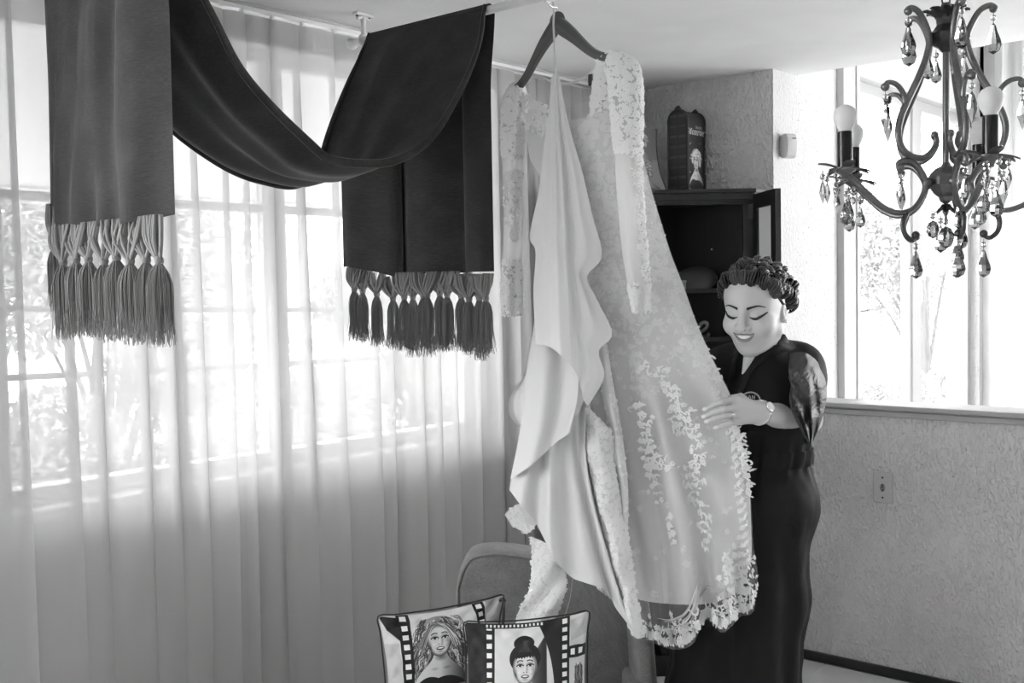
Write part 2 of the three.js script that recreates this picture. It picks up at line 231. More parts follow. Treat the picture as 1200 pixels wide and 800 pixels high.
// ---------- outside the windows ----------
{
  structure('ground', box(-60, -3.6, -70, -3.4, -3.4, 20), std(0.4, 1));
  const aw = thing('awning', 'pale cloth awning over the outside of the left window', 'awning', [LEFT - 0.2, 2.5, -2.6]);
  part('canopy_cloth', sheet(20, 12, (u, v) => V(lerp(LEFT - 0.2, -4.5, v), lerp(2.62, 2.12, v) - 0.03 * Math.sin(PI * v), lerp(-1.0, -4.0, u)), 3, 1.4), phys(0.5, 1, { transmission: 0.2, thickness: 0, specularIntensity: 0 }), aw);
  part('front_bar', rod(V(-4.5, 2.12, -1.0), V(-4.5, 2.12, -4.0), 0.018), M.frame, aw);
  for (const z of [-1.1, -3.9]) part('support_arm', rod(V(LEFT - 0.2, 2.3, z), V(-4.5, 2.1, z), 0.012), M.frame, aw);
  M.bark = std(0.12, 0.95); M.leaf = phys(0.42, 0.7, { transmission: 0.3, thickness: 0, specularIntensity: 0.3 });
  const leafShape = sheet(2, 2, (u, v) => V((u - 0.5) * 0.05 * Math.sin(PI * (0.12 + 0.86 * v)), (v - 0.5) * 0.13, 0.012 * Math.cos(u * PI)));
  function tree(x, z, base, height, spread, label, seed, n) {
    const q = rng(seed), t = thing('tree', label, 'tree', [x, base, z]);
    const trunk = [tube([V(x, base, z), V(x + 0.1, base + height * 0.3, z), V(x - 0.05, base + height * 0.6, z + 0.1), V(x, base + height * 0.9, z)], (k) => 0.16 * (1 - 0.8 * k), 8)];
    const clumps = [];
    for (let i = 0; i < 26; i++) { const a = q() * 2 * PI, h = lerp(0.42, 1, q()), r = spread * Math.sin(PI * clamp(h * 0.85, 0, 1)) * (0.35 + 0.65 * q()); const c = V(x + r * Math.cos(a), base + height * h, z + r * Math.sin(a)); clumps.push([c, spread * (0.22 + 0.22 * q())]); trunk.push(tube([V(x, base + height * h * 0.62, z), V(lerp(x, c.x, 0.5), base + height * h * 0.85, lerp(z, c.z, 0.5)), c], (k) => 0.035 * (1 - 0.8 * k), 5)); }
    part('trunk', merge(trunk), M.bark, t);
    const f = new THREE.InstancedMesh(leafShape, M.leaf, n), m = new THREE.Matrix4(), e = new THREE.Euler();
    for (let i = 0; i < n; i++) { const [c, r] = clumps[Math.floor(q() * clumps.length)], a = q() * 2 * PI, b = Math.acos(2 * q() - 1), s = r * Math.cbrt(q()); e.set(q() * 6, q() * 6, q() * 6); m.makeRotationFromEuler(e).scale(V(1, 1, 1).multiplyScalar(0.5 + 0.5 * q())); m.setPosition(c.x + s * Math.sin(b) * Math.cos(a) - x, c.y + s * 0.8 * Math.cos(b) - base, c.z + s * Math.sin(b) * Math.sin(a) - z); f.setMatrixAt(i, m); }
    f.name = 'foliage'; f.userData.kind = 'stuff'; f.castShadow = f.receiveShadow = true; t.add(f);
  }
  const left = (x) => x + ' seen faintly through the sheer curtain';
  tree(-9.5, -5.2, -3.4, 5.9, 2.3, left('broad leafy tree, second from the left,'), 1, 30000); tree(-9.0, -8.9, -3.4, 5.5, 1.9, left('slim leafy tree, third from the left,'), 2, 26000); tree(-11.5, -12.5, -3.4, 6.4, 2.6, left('large leafy tree, rightmost one,'), 3, 28000); tree(-11, -1.6, -3.4, 5.7, 2.2, left('leafy tree, leftmost one,'), 4, 26000);
  tree(-6.2, -17.5, -3.4, 6.3, 2.1, 'leafy tree seen through the stairwell window behind the chandelier', 5, 36000);
  const w = thing('boundary_wall', 'pale low wall of a neighbouring plot seen through the sheer curtain', 'wall', [-6.6, -3.4, -6]);
  part('wall_face', box(-6.7, -3.4, -14, -6.5, 0.15, 4), M.white, w); part('coping', box(-6.76, 0.15, -14, -6.44, 0.22, 4), M.frame, w);
  for (const [h, sag] of [[1.62, 0.35], [1.2, 0.3]]) single('power_line', tube(Array.from({ length: 13 }, (_, i) => V(-6.2 - 0.12 * i, h + sag * ((i / 6 - 1) ** 2 - 0.4), 2 - i * 2)), 0.02, 6), M.dark, h > 1.5 ? 'upper dark power line sagging across the left window view' : 'lower dark power line sagging across the left window view', 'cable');
}
// ---------- sheer curtain on its track ----------
M.voile = phys(0.66, 1, { transmission: 0.5, thickness: 0, specularIntensity: 0, transparent: true, opacity: 0.72 });
M.voileHem = phys(0.5, 1, { transmission: 0.4, thickness: 0, specularIntensity: 0, transparent: true, opacity: 0.96 });
M.rail = std(0.85, 0.4);
// a curtain hanging along z in the plane x: flat runs with folded-over pleats between them
function curtain(x, zStart, zEnd, top, bottom, seed, runMin, runMax) {
  const r = rng(seed), pleats = [];
  for (let z = zStart; z > zEnd;) { const run = lerp(runMin, runMax, r() ** 1.6), fold = lerp(0.016, 0.06, r() ** 1.8); pleats.push({ z, run, fold, lean: (r() - 0.55) * 0.05, wide: 0.55 + 0.9 * r(), side: 0.006 + 0.012 * r(), belly: (r() - 0.5) * 0.02 }); z -= run; }
  // for every height a path of points from left to right; each pleat doubles back on itself
  const path = (h) => {                  // h: 0 top .. 1 bottom
    const out = [];
    for (const p of pleats) {
      const f = p.fold * lerp(0.35, p.wide, Math.min(1, h * 1.6)), z = p.z + p.lean * h * h, s = p.side * lerp(0.4, 1, h), bx = p.belly * Math.sin(h * 2.2);
      out.push([z, bx], [z - p.run * 0.25, bx + s * 0.5], [z - p.run * 0.5, bx + s], [z - p.run * 0.72, bx + s * 0.6]);
      out.push([z - p.run * 0.8 - f * 0.4, bx], [z - p.run * 0.8 - f, bx - 0.004], [z - p.run * 0.8 - f * 1.04, bx - 0.008], [z - p.run * 0.8 - f, bx - 0.012], [z - p.run * 0.8 - f * 0.4, bx - 0.012], [z - p.run * 0.8 + 0.0, bx - 0.014], [z - p.run * 0.8 + 0.004, bx - 0.018], [z - p.run * 0.8, bx - 0.022], [z - p.run * 0.8 - f * 0.5, bx - 0.016]);
    }
    return out;
  };
  const n = path(0).length - 1, rows = 40;
  const make = (y0, y1, nv) => sheet(n, nv, (u, v) => { const y = lerp(y0, y1, v), h = (top - y) / (top - bottom), q = path(h)[Math.round(u * n)]; return V(x + q[1] * 1.2, y, q[0]); }, 4, 4);
  const cacheFix = make;
  return { body: cacheFix(top - 0.004, bottom, rows), hem: cacheFix(top, top - 0.098, 3) };
}
{
  const c = thing('sheer_curtain', 'long white sheer curtain hanging in soft pleats over the wide left window', 'curtain', [-2.9, 0.02, -1.5]);
  const a = curtain(-2.885, -1.0, -3.32, 2.545, 0.02, 5, 0.065, 0.17);
  part('voile', a.body, M.voile, c); const h = part('header_band', a.hem, M.voileHem, c); h.position.x -= 0.012;
  const r = rng(77);
  for (let z = -1.05; z > -3.3; z -= 0.118 + 0.02 * r()) part('glider', box(-2.892, 2.54, z - 0.005, -2.88, 2.556, z + 0.005), M.rail, c);
  const d = thing('sheer_curtain', 'narrow white sheer curtain panel in the room corner behind the hanging dress', 'curtain', [-2.9, 0.02, -3.6]);
  const b = curtain(-2.9, -3.43, -4.02, 2.545, 0.02, 9, 0.06, 0.13);
  part('voile', b.body, M.voile, d); const k = part('header_band', b.hem, M.voileHem, d); k.position.x -= 0.012;
  const t = thing('curtain_track', 'white double curtain track fixed to the ceiling above the sheer curtain', 'curtain track', [-2.9, H, -2]);
  part('channel', box(-2.905, 2.553, -4.1, -2.88, H, 0.3), M.rail, t); part('channel', box(-2.955, 2.55, -4.1, -2.93, H, 0.3), M.rail, t);
  const e = thing('sheer_curtain', 'white sheer curtain hanging beside the bright stairwell window', 'curtain', [-1.6, 0, -6.9]);
  const rr = rng(3), ph = [rr() * 6, rr() * 6, rr() * 6];
  part('voile', sheet(220, 20, (u, v) => V(lerp(-2.05, -0.9, u), lerp(3.2, -0.6, v), -6.86 + 0.028 * Math.sin(u * 70 + ph[0]) + 0.014 * Math.sin(u * 133 + ph[1] + v) + 0.01 * Math.sin(u * 31 + v * 2)), 3, 3), phys(0.9, 1, { transmission: 0.5, thickness: 0, specularIntensity: 0 }), e);
  part('curtain_pole', rod(V(-2.12, 3.22, -6.86), V(-0.6, 3.22, -6.86), 0.012), M.rail, e);
}
// ---------- the two rods and the velvet shawl thrown over them ----------
{ const a = tileNoise(51, 40, 300), b = tileNoise(52, 9), c = tileNoise(53, 256); T.velvet = dataTexture(512, (u, v) => 0.5 + 0.26 * a(u, v) + 0.2 * b(u, v) + 0.16 * c(u, v), true); }
M.velvet = phys(0.034, 0.85, { map: repeat(T.velvet, 2.2), sheen: 1, sheenColor: grey(0.5), sheenRoughness: 0.45, bumpMap: repeat(T.cloth, 5), bumpScale: 0.0015 });
M.fringe = phys(0.17, 0.7, { sheen: 0.6, sheenColor: grey(0.4), sheenRoughness: 0.4 });
const ROD_Y = 2.477, ROD_R = 0.0125, ROD_A = -2.415, ROD_B = -1.395;
function hangingRod(z, label, x0, x1, brackets) {
  const t = thing('hanging_rod', label, 'rod', [x0, ROD_Y, z]);
  part('pole', rod(V(x0, ROD_Y, z), V(x1, ROD_Y, z), ROD_R, 20), M.frame, t);
  for (const x of [x0 - 0.012, x1 + 0.012]) { const g = new THREE.SphereGeometry(0.021, 20, 14); g.scale(0.9, 1, 1); g.translate(x, ROD_Y, z); part('finial', g, M.frame, t); }
  for (const x of brackets) {
    const g = [rod(V(x, ROD_Y + 0.018, z), V(x, H - 0.008, z), 0.0085), new THREE.TorusGeometry(0.0175, 0.006, 8, 20).rotateY(PI / 2).translate(x, ROD_Y, z), box(x - 0.012, H - 0.01, z - 0.036, x + 0.012, H, z + 0.036, 0.003), tube([V(x, H - 0.02, z - 0.026), V(x, H - 0.012, z), V(x, H - 0.02, z + 0.026)], 0.006, 8)];
    const b = part('bracket', merge(g), M.frame, t);
    for (const s of [-1, 1]) part('screw', new THREE.CylinderGeometry(0.004, 0.005, 0.004, 10).translate(x, H - 0.011, z + s * 0.026), M.dark, b);
  }
  return t;
}
hangingRod(ROD_A, 'white ceiling rod by the curtain that carries the shawl end and the dress hanger', -2.735, 0.1, [-2.69, -0.2]);
hangingRod(ROD_B, 'white ceiling rod nearer the camera that carries the left end of the shawl', -2.8, -0.2, [-2.77, -0.5]);
{
  const t = thing('velvet_shawl', 'long dark velvet shawl with knotted tassel fringe draped in a swag over two rods', 'shawl', [-2.5, 1.5, -1.9]);
  // swag between the rods: the height of the near-right and the far-left edge against z
  const ER = [[-1.383, 2.49], [-1.43, 2.44], [-1.5, 2.344], [-1.58, 2.217], [-1.70, 2.10], [-1.785, 2.03], [-1.83, 2.0], [-1.93, 1.99], [-2.06, 2.006], [-2.2, 2.093], [-2.32, 2.27], [-2.374, 2.40], [-2.393, 2.465], [-2.4, 2.49]];
  const EL = [[-1.383, 2.49], [-1.45, 2.41], [-1.55, 2.285], [-1.70, 2.124], [-1.85, 2.035], [-1.99, 1.993], [-2.1, 1.985], [-2.17, 2.03], [-2.22, 2.15], [-2.3, 2.33], [-2.36, 2.43], [-2.391, 2.468], [-2.4, 2.49]];
  const curveOf = (l) => new THREE.CatmullRomCurve3(l.map(([z, y]) => V(0, y, z)), false, 'centripetal');
  const cr = curveOf(ER), cl = curveOf(EL);
  const swag = (u, v) => {          // u across (left to right), v from the near rod to the far one
    const k = smoothstep(u, 0, 1), a = cl.getPointAt(v), b = cr.getPointAt(v), p = a.lerp(b, u * 0.75 + 0.25 * k), mid = Math.sin(PI * v);
    const wl = lerp(-2.74, -2.645, v) + 0.02 * mid, wr = lerp(-2.215, -2.14, v) - 0.03 * mid;
    const x = lerp(wl, wr, u);
    const wr1 = 0.016 * mid * Math.sin(u * 9 + v * 3) + 0.010 * mid * Math.sin(u * 19 - v * 5 + 1) + 0.02 * mid * noise(u * 3, v * 7);
    const droop = 0.018 * Math.max(0, Math.cos(u * PI * 2)) * smoothstep(v, 0.5, 0.9) * (1 - smoothstep(v, 0.92, 1));
    return V(x, p.y - 0.4 * wr1 - 0.02 * mid * Math.sin(PI * u), p.z + wr1 * 0.8 - droop);
  };
  part('swag', sheet(70, 120, swag, 0.55, 1.6), M.velvet, t);
  // rolled selvedges of the swag
  for (const u of [0, 1]) part('rolled_edge', tube(Array.from({ length: 40 }, (_, i) => swag(u, i / 39)), (s) => 0.006 + 0.006 * Math.sin(PI * s), 8, 120), M.velvet, t);
  // tails: cross-section given as x, depth offset; hung over the rod
  const leftSec = [[-2.736, 0.0], [-2.732, 0.006], [-2.728, 0.012], [-2.70, 0.018], [-2.63, 0.006], [-2.56, 0.012], [-2.50, 0.024], [-2.45, 0.008], [-2.39, 0.022], [-2.33, 0.014], [-2.27, 0.002], [-2.215, -0.012]];
  const secCurve = (s) => new THREE.CatmullRomCurve3(s.map(([x, d]) => V(x, 0, d)), false, 'centripetal');
  const ls = secCurve(leftSec);
  const leftTail = (u, v) => {
    const q = ls.getPoint(u), y = lerp(ROD_Y + ROD_R + 0.004, 1.833 + 0.01 * Math.sin(u * 7), v), spread = smoothstep(v, 0.02, 0.3), lo = smoothstep(v, 0.45, 1);
    const folds = 0.012 * lo * Math.sin(u * 30 + 2.5 * v) * Math.sin(PI * u) + 0.008 * spread * Math.sin(u * 17 + v);
    const over = v < 0.02 ? -0.012 : 0;
    let x = lerp(lerp(-2.765, -2.215, u), q.x, 0.1 + 0.9 * smoothstep(v, 0, 0.9));
    return V(x, u < 0.2 ? y + 0.07 * (1 - u / 0.2) * v : y, ROD_B + 0.016 + over + q.z * (0.25 + 0.75 * spread) + folds);
  };
  part('tail', sheet(110, 70, leftTail, 0.62, 0.66), M.velvet, t);
  const rightSec = [[-2.83, 0.02], [-2.78, 0.026], [-2.70, 0.012], [-2.62, 0.004], [-2.585, -0.004], [-2.575, -0.014], [-2.585, -0.03], [-2.60, -0.035], [-2.57, -0.03], [-2.53, -0.006], [-2.46, 0.006], [-2.40, -0.012], [-2.34, -0.03], [-2.305, -0.034], [-2.298, -0.02], [-2.27, 0.0], [-2.22, 0.004], [-2.175, -0.012]];
  const rs = secCurve(rightSec);
  const rightTail = (u, v) => {
    const q = rs.getPoint(u), end = lerp(1.742, 1.69, smoothstep(u, 0, 0.3)) + 0.02 * smoothstep(u, 0.3, 0.42), y = lerp(ROD_Y + ROD_R + 0.004, end, v), spread = smoothstep(v, 0.0, 0.32);
    const x = lerp(lerp(-2.64, -2.135, u), q.x, spread), folds = 0.006 * spread * Math.sin(u * 40 + v) * Math.sin(PI * u);
    return V(x, y, ROD_A - 0.02 + 0.008 * (1 - smoothstep(v, 0, 0.02)) - 0.01 * spread + q.z * (0.15 + 0.85 * spread) + folds);
  };
  part('tail', sheet(110, 70, rightTail, 0.7, 0.8), M.velvet, t);
  // over the top of each rod
  for (const [z, x0, x1, tilt] of [[ROD_B, -2.75, -2.215, 0], [ROD_A, -2.645, -2.135, 0]]) part('fold_over_rod', sheet(30, 16, (u, v) => { const a = lerp(-0.35, PI + 0.35, v), r = ROD_R + 0.006; return V(lerp(x0, x1, u), ROD_Y + r * Math.sin(a), z + r * Math.cos(a)); }, 0.5, 0.08), M.velvet, t);
  // knotted fringe: strands gathered two by two into tassels; each tassel is a part
  const r = rng(41);
  function tassel(xa, xb, yTop, knotX, knotY, z, len, fat, seed) {
    const [lo, hi] = z > -2 ? (xa < -2.76 ? [-2.86, -2.75] : [-2.728, -2.222]) : [-2.825, -2.182]; xa = clamp(xa, lo + 0.012, hi - 0.012); xb = clamp(xb, lo + 0.012, hi - 0.012); knotX = clamp(knotX, lo + 0.01, hi - 0.01);
    const q = rng(seed), bits = [], head = knotY;
    for (const xs of [xa, xb]) for (let i = 0; i < 12; i++) { const o = (q() - 0.5) * 0.034, dz = (q() - 0.5) * 0.012; bits.push(tube([V(xs + o, yTop + 0.004, z + dz), V(lerp(xs, knotX, 0.45) + o * 1.1 + (xs - knotX) * 0.12, lerp(yTop, head, 0.5), z + dz * 1.5 + 0.004), V(knotX + o * 0.2, head, z + dz * 0.4)], 0.0048, 5, 8)); }
    const g = new THREE.SphereGeometry(1, 12, 10); g.scale(0.011, 0.013, 0.011); g.translate(knotX, head, z); 
    const strands = [];
    for (let i = 0; i < 120; i++) {
      const a = q() * 2 * PI, s = Math.sqrt(q()), wob = (q() - 0.5) * 0.016, L = len * (0.86 + 0.2 * q()), R = fat * s;
      strands.push(tube([V(knotX + 0.006 * Math.cos(a), head - 0.006, z + 0.006 * Math.sin(a)), V(knotX + R * 0.92 * Math.cos(a) + wob * 0.3, head - L * 0.22, z + R * 0.92 * Math.sin(a)), V(knotX + R * Math.cos(a) + wob * 0.6, head - L * 0.68, z + R * Math.sin(a)), V(knotX + R * 1.05 * Math.cos(a) + wob * 2.2, head - L, z + R * 1.05 * Math.sin(a))], (k) => 0.00135 * (1 - 0.5 * k), 4, 7));
    }
    const o = part('tassel', merge(strands), M.fringe, t); 
    part('knot', g, M.fringe, o); part('braided_cords', merge(bits), M.fringe, o);
  }
  const zl = ROD_B + 0.03;
  part('back_fold', sheet(20, 40, (u, v) => V(lerp(-2.838, -2.715, u) + 0.022 * (1 - v) * (1 - u), lerp(ROD_Y, 1.905 - 0.03 * u, v), ROD_B - 0.018 + 0.01 * Math.sin(u * 5)), 0.12, 0.6), M.velvet, t);
  tassel(-2.828, -2.775, 1.9, -2.802, 1.795, ROD_B - 0.012, 0.17, 0.024, 1);
  for (let i = 0; i < 8; i++) { const x = -2.69 + i * 0.0655 + (r() - 0.5) * 0.012; tassel(x - 0.045, x + 0.05, 1.835, x + (r() - 0.5) * 0.014, 1.742 + (r() - 0.5) * 0.018, zl + (r() - 0.5) * 0.014, 0.19, 0.03, 10 + i); }
  const zr = ROD_A - 0.035;
  const spots = [[-2.80, 1.735], [-2.765, 1.73], [-2.69, 1.715], [-2.625, 1.70], [-2.56, 1.712], [-2.525, 1.712], [-2.47, 1.711], [-2.445, 1.711], [-2.405, 1.71], [-2.37, 1.71], [-2.315, 1.705], [-2.275, 1.70], [-2.235, 1.70], [-2.2, 1.698]];
  spots.forEach(([x, y], i) => tassel(x - 0.035, x + 0.035, y, x + (r() - 0.5) * 0.01, y - 0.07 + (r() - 0.5) * 0.014, zr + (r() - 0.5) * 0.02, 0.17 + 0.03 * (r() - 0.3), 0.02, 40 + i));
}
// ---------- the bridal gown on its hanger ----------
// four edges read off the photograph as [x, y, depth]; a smooth patch between them, folds added along the sight depth
function patch(T, B, L, R, nu, nv, fold, su = 1, sv = 1, grip = 1) {
  const crv = (l) => new THREE.CatmullRomCurve3(l.map(([x, y, d]) => V(x, y, d * 300)), false, 'centripetal');
  const ct = crv(T), cb = crv(B), cl = crv(L), cr = crv(R), arc = (c) => { const n = 400, l = c.getLengths(n); return (s) => c.getPointAt(clamp(s, 0, 1)); };
  // side edges run by their progress along the chord, so that a notch in one does not shear the whole cloth
  const prog = (c) => { const n = 600, pts = Array.from({ length: n + 1 }, (_, i) => c.getPoint(i / n)), a = pts[0], e = pts[n].clone().sub(a), L2 = e.x * e.x + e.y * e.y, f = []; let m = 0; pts.forEach((p) => { m = Math.max(m, ((p.x - a.x) * e.x + (p.y - a.y) * e.y) / L2); f.push(m); }); return (s) => { if (s <= 0) return pts[0].clone(); if (s >= 1) return pts[n].clone(); let i = 0; while (i < n - 1 && f[i + 1] < s) i++; return pts[i].clone().lerp(pts[i + 1], clamp((s - f[i]) / Math.max(1e-6, f[i + 1] - f[i]), 0, 1)); }; };
  const t = arc(ct), b = arc(cb), l = prog(cl), r = prog(cr), p00 = t(0), p10 = t(1), p01 = b(0), p11 = b(1);
  const flat = (u, v) => { const q = V(0, 0, 0).addScaledVector(t(u), 1 - v).addScaledVector(b(u), v), kl = Math.pow(1 - u, grip), kr = Math.pow(u, grip); return q.addScaledVector(l(v).sub(p00.clone().lerp(p01, v)), kl).addScaledVector(r(v).sub(p10.clone().lerp(p11, v)), kr); };
  const at = (u, v) => { const q = flat(u, v); return atDepth(q.x, q.y, q.z / 300 + (fold ? fold(u, v, q.x, q.y) : 0)); };
  let grid = null;
  const find = (x, y) => {           // (u, v) under a photograph position
    if (!grid) { grid = []; for (let j = 0; j <= 60; j++) for (let i = 0; i <= 60; i++) { const q = flat(i / 60, j / 60); grid.push([q.x, q.y, i / 60, j / 60]); } }
    let best = null, bd = 1e9; for (const g of grid) { const d = (g[0] - x) ** 2 + (g[1] - y) ** 2; if (d < bd) { bd = d; best = g; } } return [best[2], best[3], Math.sqrt(bd)];
  };
  return { at, find, flat, geo: sheet(nu, nv, at, su, sv) };
}
// a frame on a surface: point, tangent across, tangent down, normal towards the camera
function frameOn(at, u, v) {
  const e = 0.004, p = at(u, v), a = at(Math.min(1, u + e), v).sub(at(Math.max(0, u - e), v)).normalize(), n = V(0, 0, 0), d = at(u, Math.min(1, v + e)).sub(at(u, Math.max(0, v - e)));
  n.crossVectors(d, a).normalize(); if (n.dot(p.clone().sub(camera.position)) > 0) n.negate();
  return { p, a, d: V(0, 0, 0).crossVectors(a, n).normalize().multiplyScalar(1), n };
}
// embroidered pieces, collected as raw triangles: one raised petal or leaf
function Lace() { return { p: [], i: [] }; }
function petal(L, f, cx, cy, ang, len, wid, lift = 0.0012, puff = 0.0018) {
  const o = L.p.length / 3, ca = Math.cos(ang), sa = Math.sin(ang);
  const put = (x, y, h) => { const X = cx + x * ca - y * sa, Y = cy + x * sa + y * ca; L.p.push(f.p.x + f.a.x * X + f.d.x * Y + f.n.x * h, f.p.y + f.a.y * X + f.d.y * Y + f.n.y * h, f.p.z + f.a.z * X + f.d.z * Y + f.n.z * h); };
  put(len * 0.5, 0, lift + puff);
  const rim = [[0, 0.1], [0.2, 0.72], [0.5, 1], [0.8, 0.8], [1, 0.12], [1, -0.12], [0.8, -0.8], [0.5, -1], [0.2, -0.72], [0, -0.1]];
  for (const [a, b] of rim) put(a * len, b * wid * 0.5, lift * (0.4 + 0.4 * Math.abs(b)));
  for (let k = 0; k < rim.length; k++) L.i.push(o, o + 1 + k, o + 1 + (k + 1) % rim.length);
}
function flower(L, f, r, q, n = 5, spin = q() * 6) { for (let k = 0; k < n; k++) petal(L, f, 0, 0, spin + k * 2 * PI / n + (q() - 0.5) * 0.25, r * (0.85 + 0.3 * q()), r * 0.8, 0.001 + 0.0003 * k, 0.0018); petal(L, f, -r * 0.2, 0, 0, r * 0.4, r * 0.4, 0.004, 0.002); }
function leafSprig(L, at, uv, dirs, size, q) { for (const [du, dv] of dirs) { const f = frameOn(at, clamp(uv[0] + du, 0, 1), clamp(uv[1] + dv, 0, 1)); petal(L, f, 0, 0, q() * 6.3, size, size * 0.5); } }
function laceMesh(L, mat, parent, name = 'lace_applique') { const g = new THREE.BufferGeometry(); g.setAttribute('position', new THREE.Float32BufferAttribute(L.p, 3)); g.setAttribute('uv', new THREE.Float32BufferAttribute(new Float32Array(L.p.length / 3 * 2), 2)); g.setIndex(L.i); g.computeVertexNormals(); return part(name, g, mat, parent, { kind: 'stuff' }); }
// a chain of flowers and leaves along photograph points on a patch
function chain(L, S, pts, r, q, step = 4, width = 6) {
  const c = new THREE.CatmullRomCurve3(pts.map(([x, y]) => V(x, y, 0)), false, 'centripetal'), len = c.getLength(), n = Math.max(2, Math.round(len / step));
  for (let i = 0; i <= n; i++) {
    const t = i / n, wob = width * 0.35 * Math.sin(i * 0.9 + pts[0][0]), p = c.getPointAt(t), g = c.getTangentAt(t), x = p.x - g.y * wob, y = p.y + g.x * wob, [u, v, d] = S.find(x, y); if (d > 14) continue;
    const f = frameOn(S.at, clamp(u, 0.012, 0.988), clamp(v, 0.012, 0.988)), dir = Math.atan2(g.y, g.x) + 0.3 * (q() - 0.5);
    petal(L, f, 0, 0, dir, step * 0.0026, 0.0022, 0.001, 0.0008);                      // the stem
    for (const e of [-1, 1]) { const a = dir + e * (0.35 + 0.75 * q()), m = r * (0.7 + 0.6 * q()) * (0.75 + 0.5 * Math.sin(PI * t)); petal(L, f, 0, 0, a, m * 1.5, m * 0.6); if (width > 8 && q() < 0.7) { const o = m * (0.8 + 0.7 * q()); petal(L, f, Math.cos(a) * o, Math.sin(a) * o, dir + (q() - 0.5) * 2.5, m * 1.3, m * 0.55); } }
    if (i % 2 === 1) { const [u2, v2] = S.find(x + (q() - 0.5) * width, y + (q() - 0.5) * width); flower(L, frameOn(S.at, clamp(u2, 0.012, 0.988), clamp(v2, 0.012, 0.988)), r * (0.9 + 0.4 * q()), q); }
  }
}
function scatter(L, S, n, r, q, inside) { for (let i = 0; i < n; i++) { const u = 0.006 + 0.988 * q(), v = 0.004 + 0.992 * q(), s = S.flat(u, v); if (!inside(s.x, s.y, u, v, q())) continue; const f = frameOn(S.at, u, v); if (q() < 0.5) flower(L, f, r * (0.6 + 0.7 * q()), q); else { const a = q() * 6.3, m = 1 + Math.floor(q() * 3); for (let k = 0; k < m; k++) petal(L, f, 0, 0, a + (k - 1) * 0.9, r * 1.4, r * 0.55); } } }
// a ring swept through [x, y, depth, half width in photograph pixels, half depth in metres]
function sweptSleeve(list, nu, nv, fold) {
  const g = (k) => list.map((l) => [l[1], l[k]]), y0 = list[0][1], y1 = list.at(-1)[1];
  const at = (u, v) => { const y = lerp(y0, y1, v), a = u * 2 * PI, x = gauge(g(0), y), d = gauge(g(2), y), w = gauge(g(3), y), h = gauge(g(4), y), k = fold ? fold(u, v) : 0; return atDepth(x - w * Math.cos(a), y, d - (h + k) * Math.sin(a)); };
  return { at, geo: sheet(nu, nv, at, 0.25, 0.6), flat: (u, v) => { const y = lerp(y0, y1, v); return V(gauge(g(0), y) - gauge(g(3), y) * Math.cos(u * 2 * PI), y, 0); } };
}
M.satin = phys(0.62, 0.42, { sheen: 0.3, sheenColor: grey(0.5), sheenRoughness: 0.5, bumpMap: repeat(T.cloth, 4), bumpScale: 0.0006 });
M.lining = phys(0.62, 0.6, { bumpMap: repeat(T.weave, 6), bumpScale: 0.0004 });
M.lace = phys(0.74, 0.8, {});
M.tulle = phys(0.85, 0.95, { transparent: true, opacity: 0.16, specularIntensity: 0.1 });
M.tulleSleeve = phys(0.88, 0.9, { transparent: true, opacity: 0.5, specularIntensity: 0.1 });
const hangerWood = std(0.12, 0.38, { map: repeat(T.wood, 3, 1) });
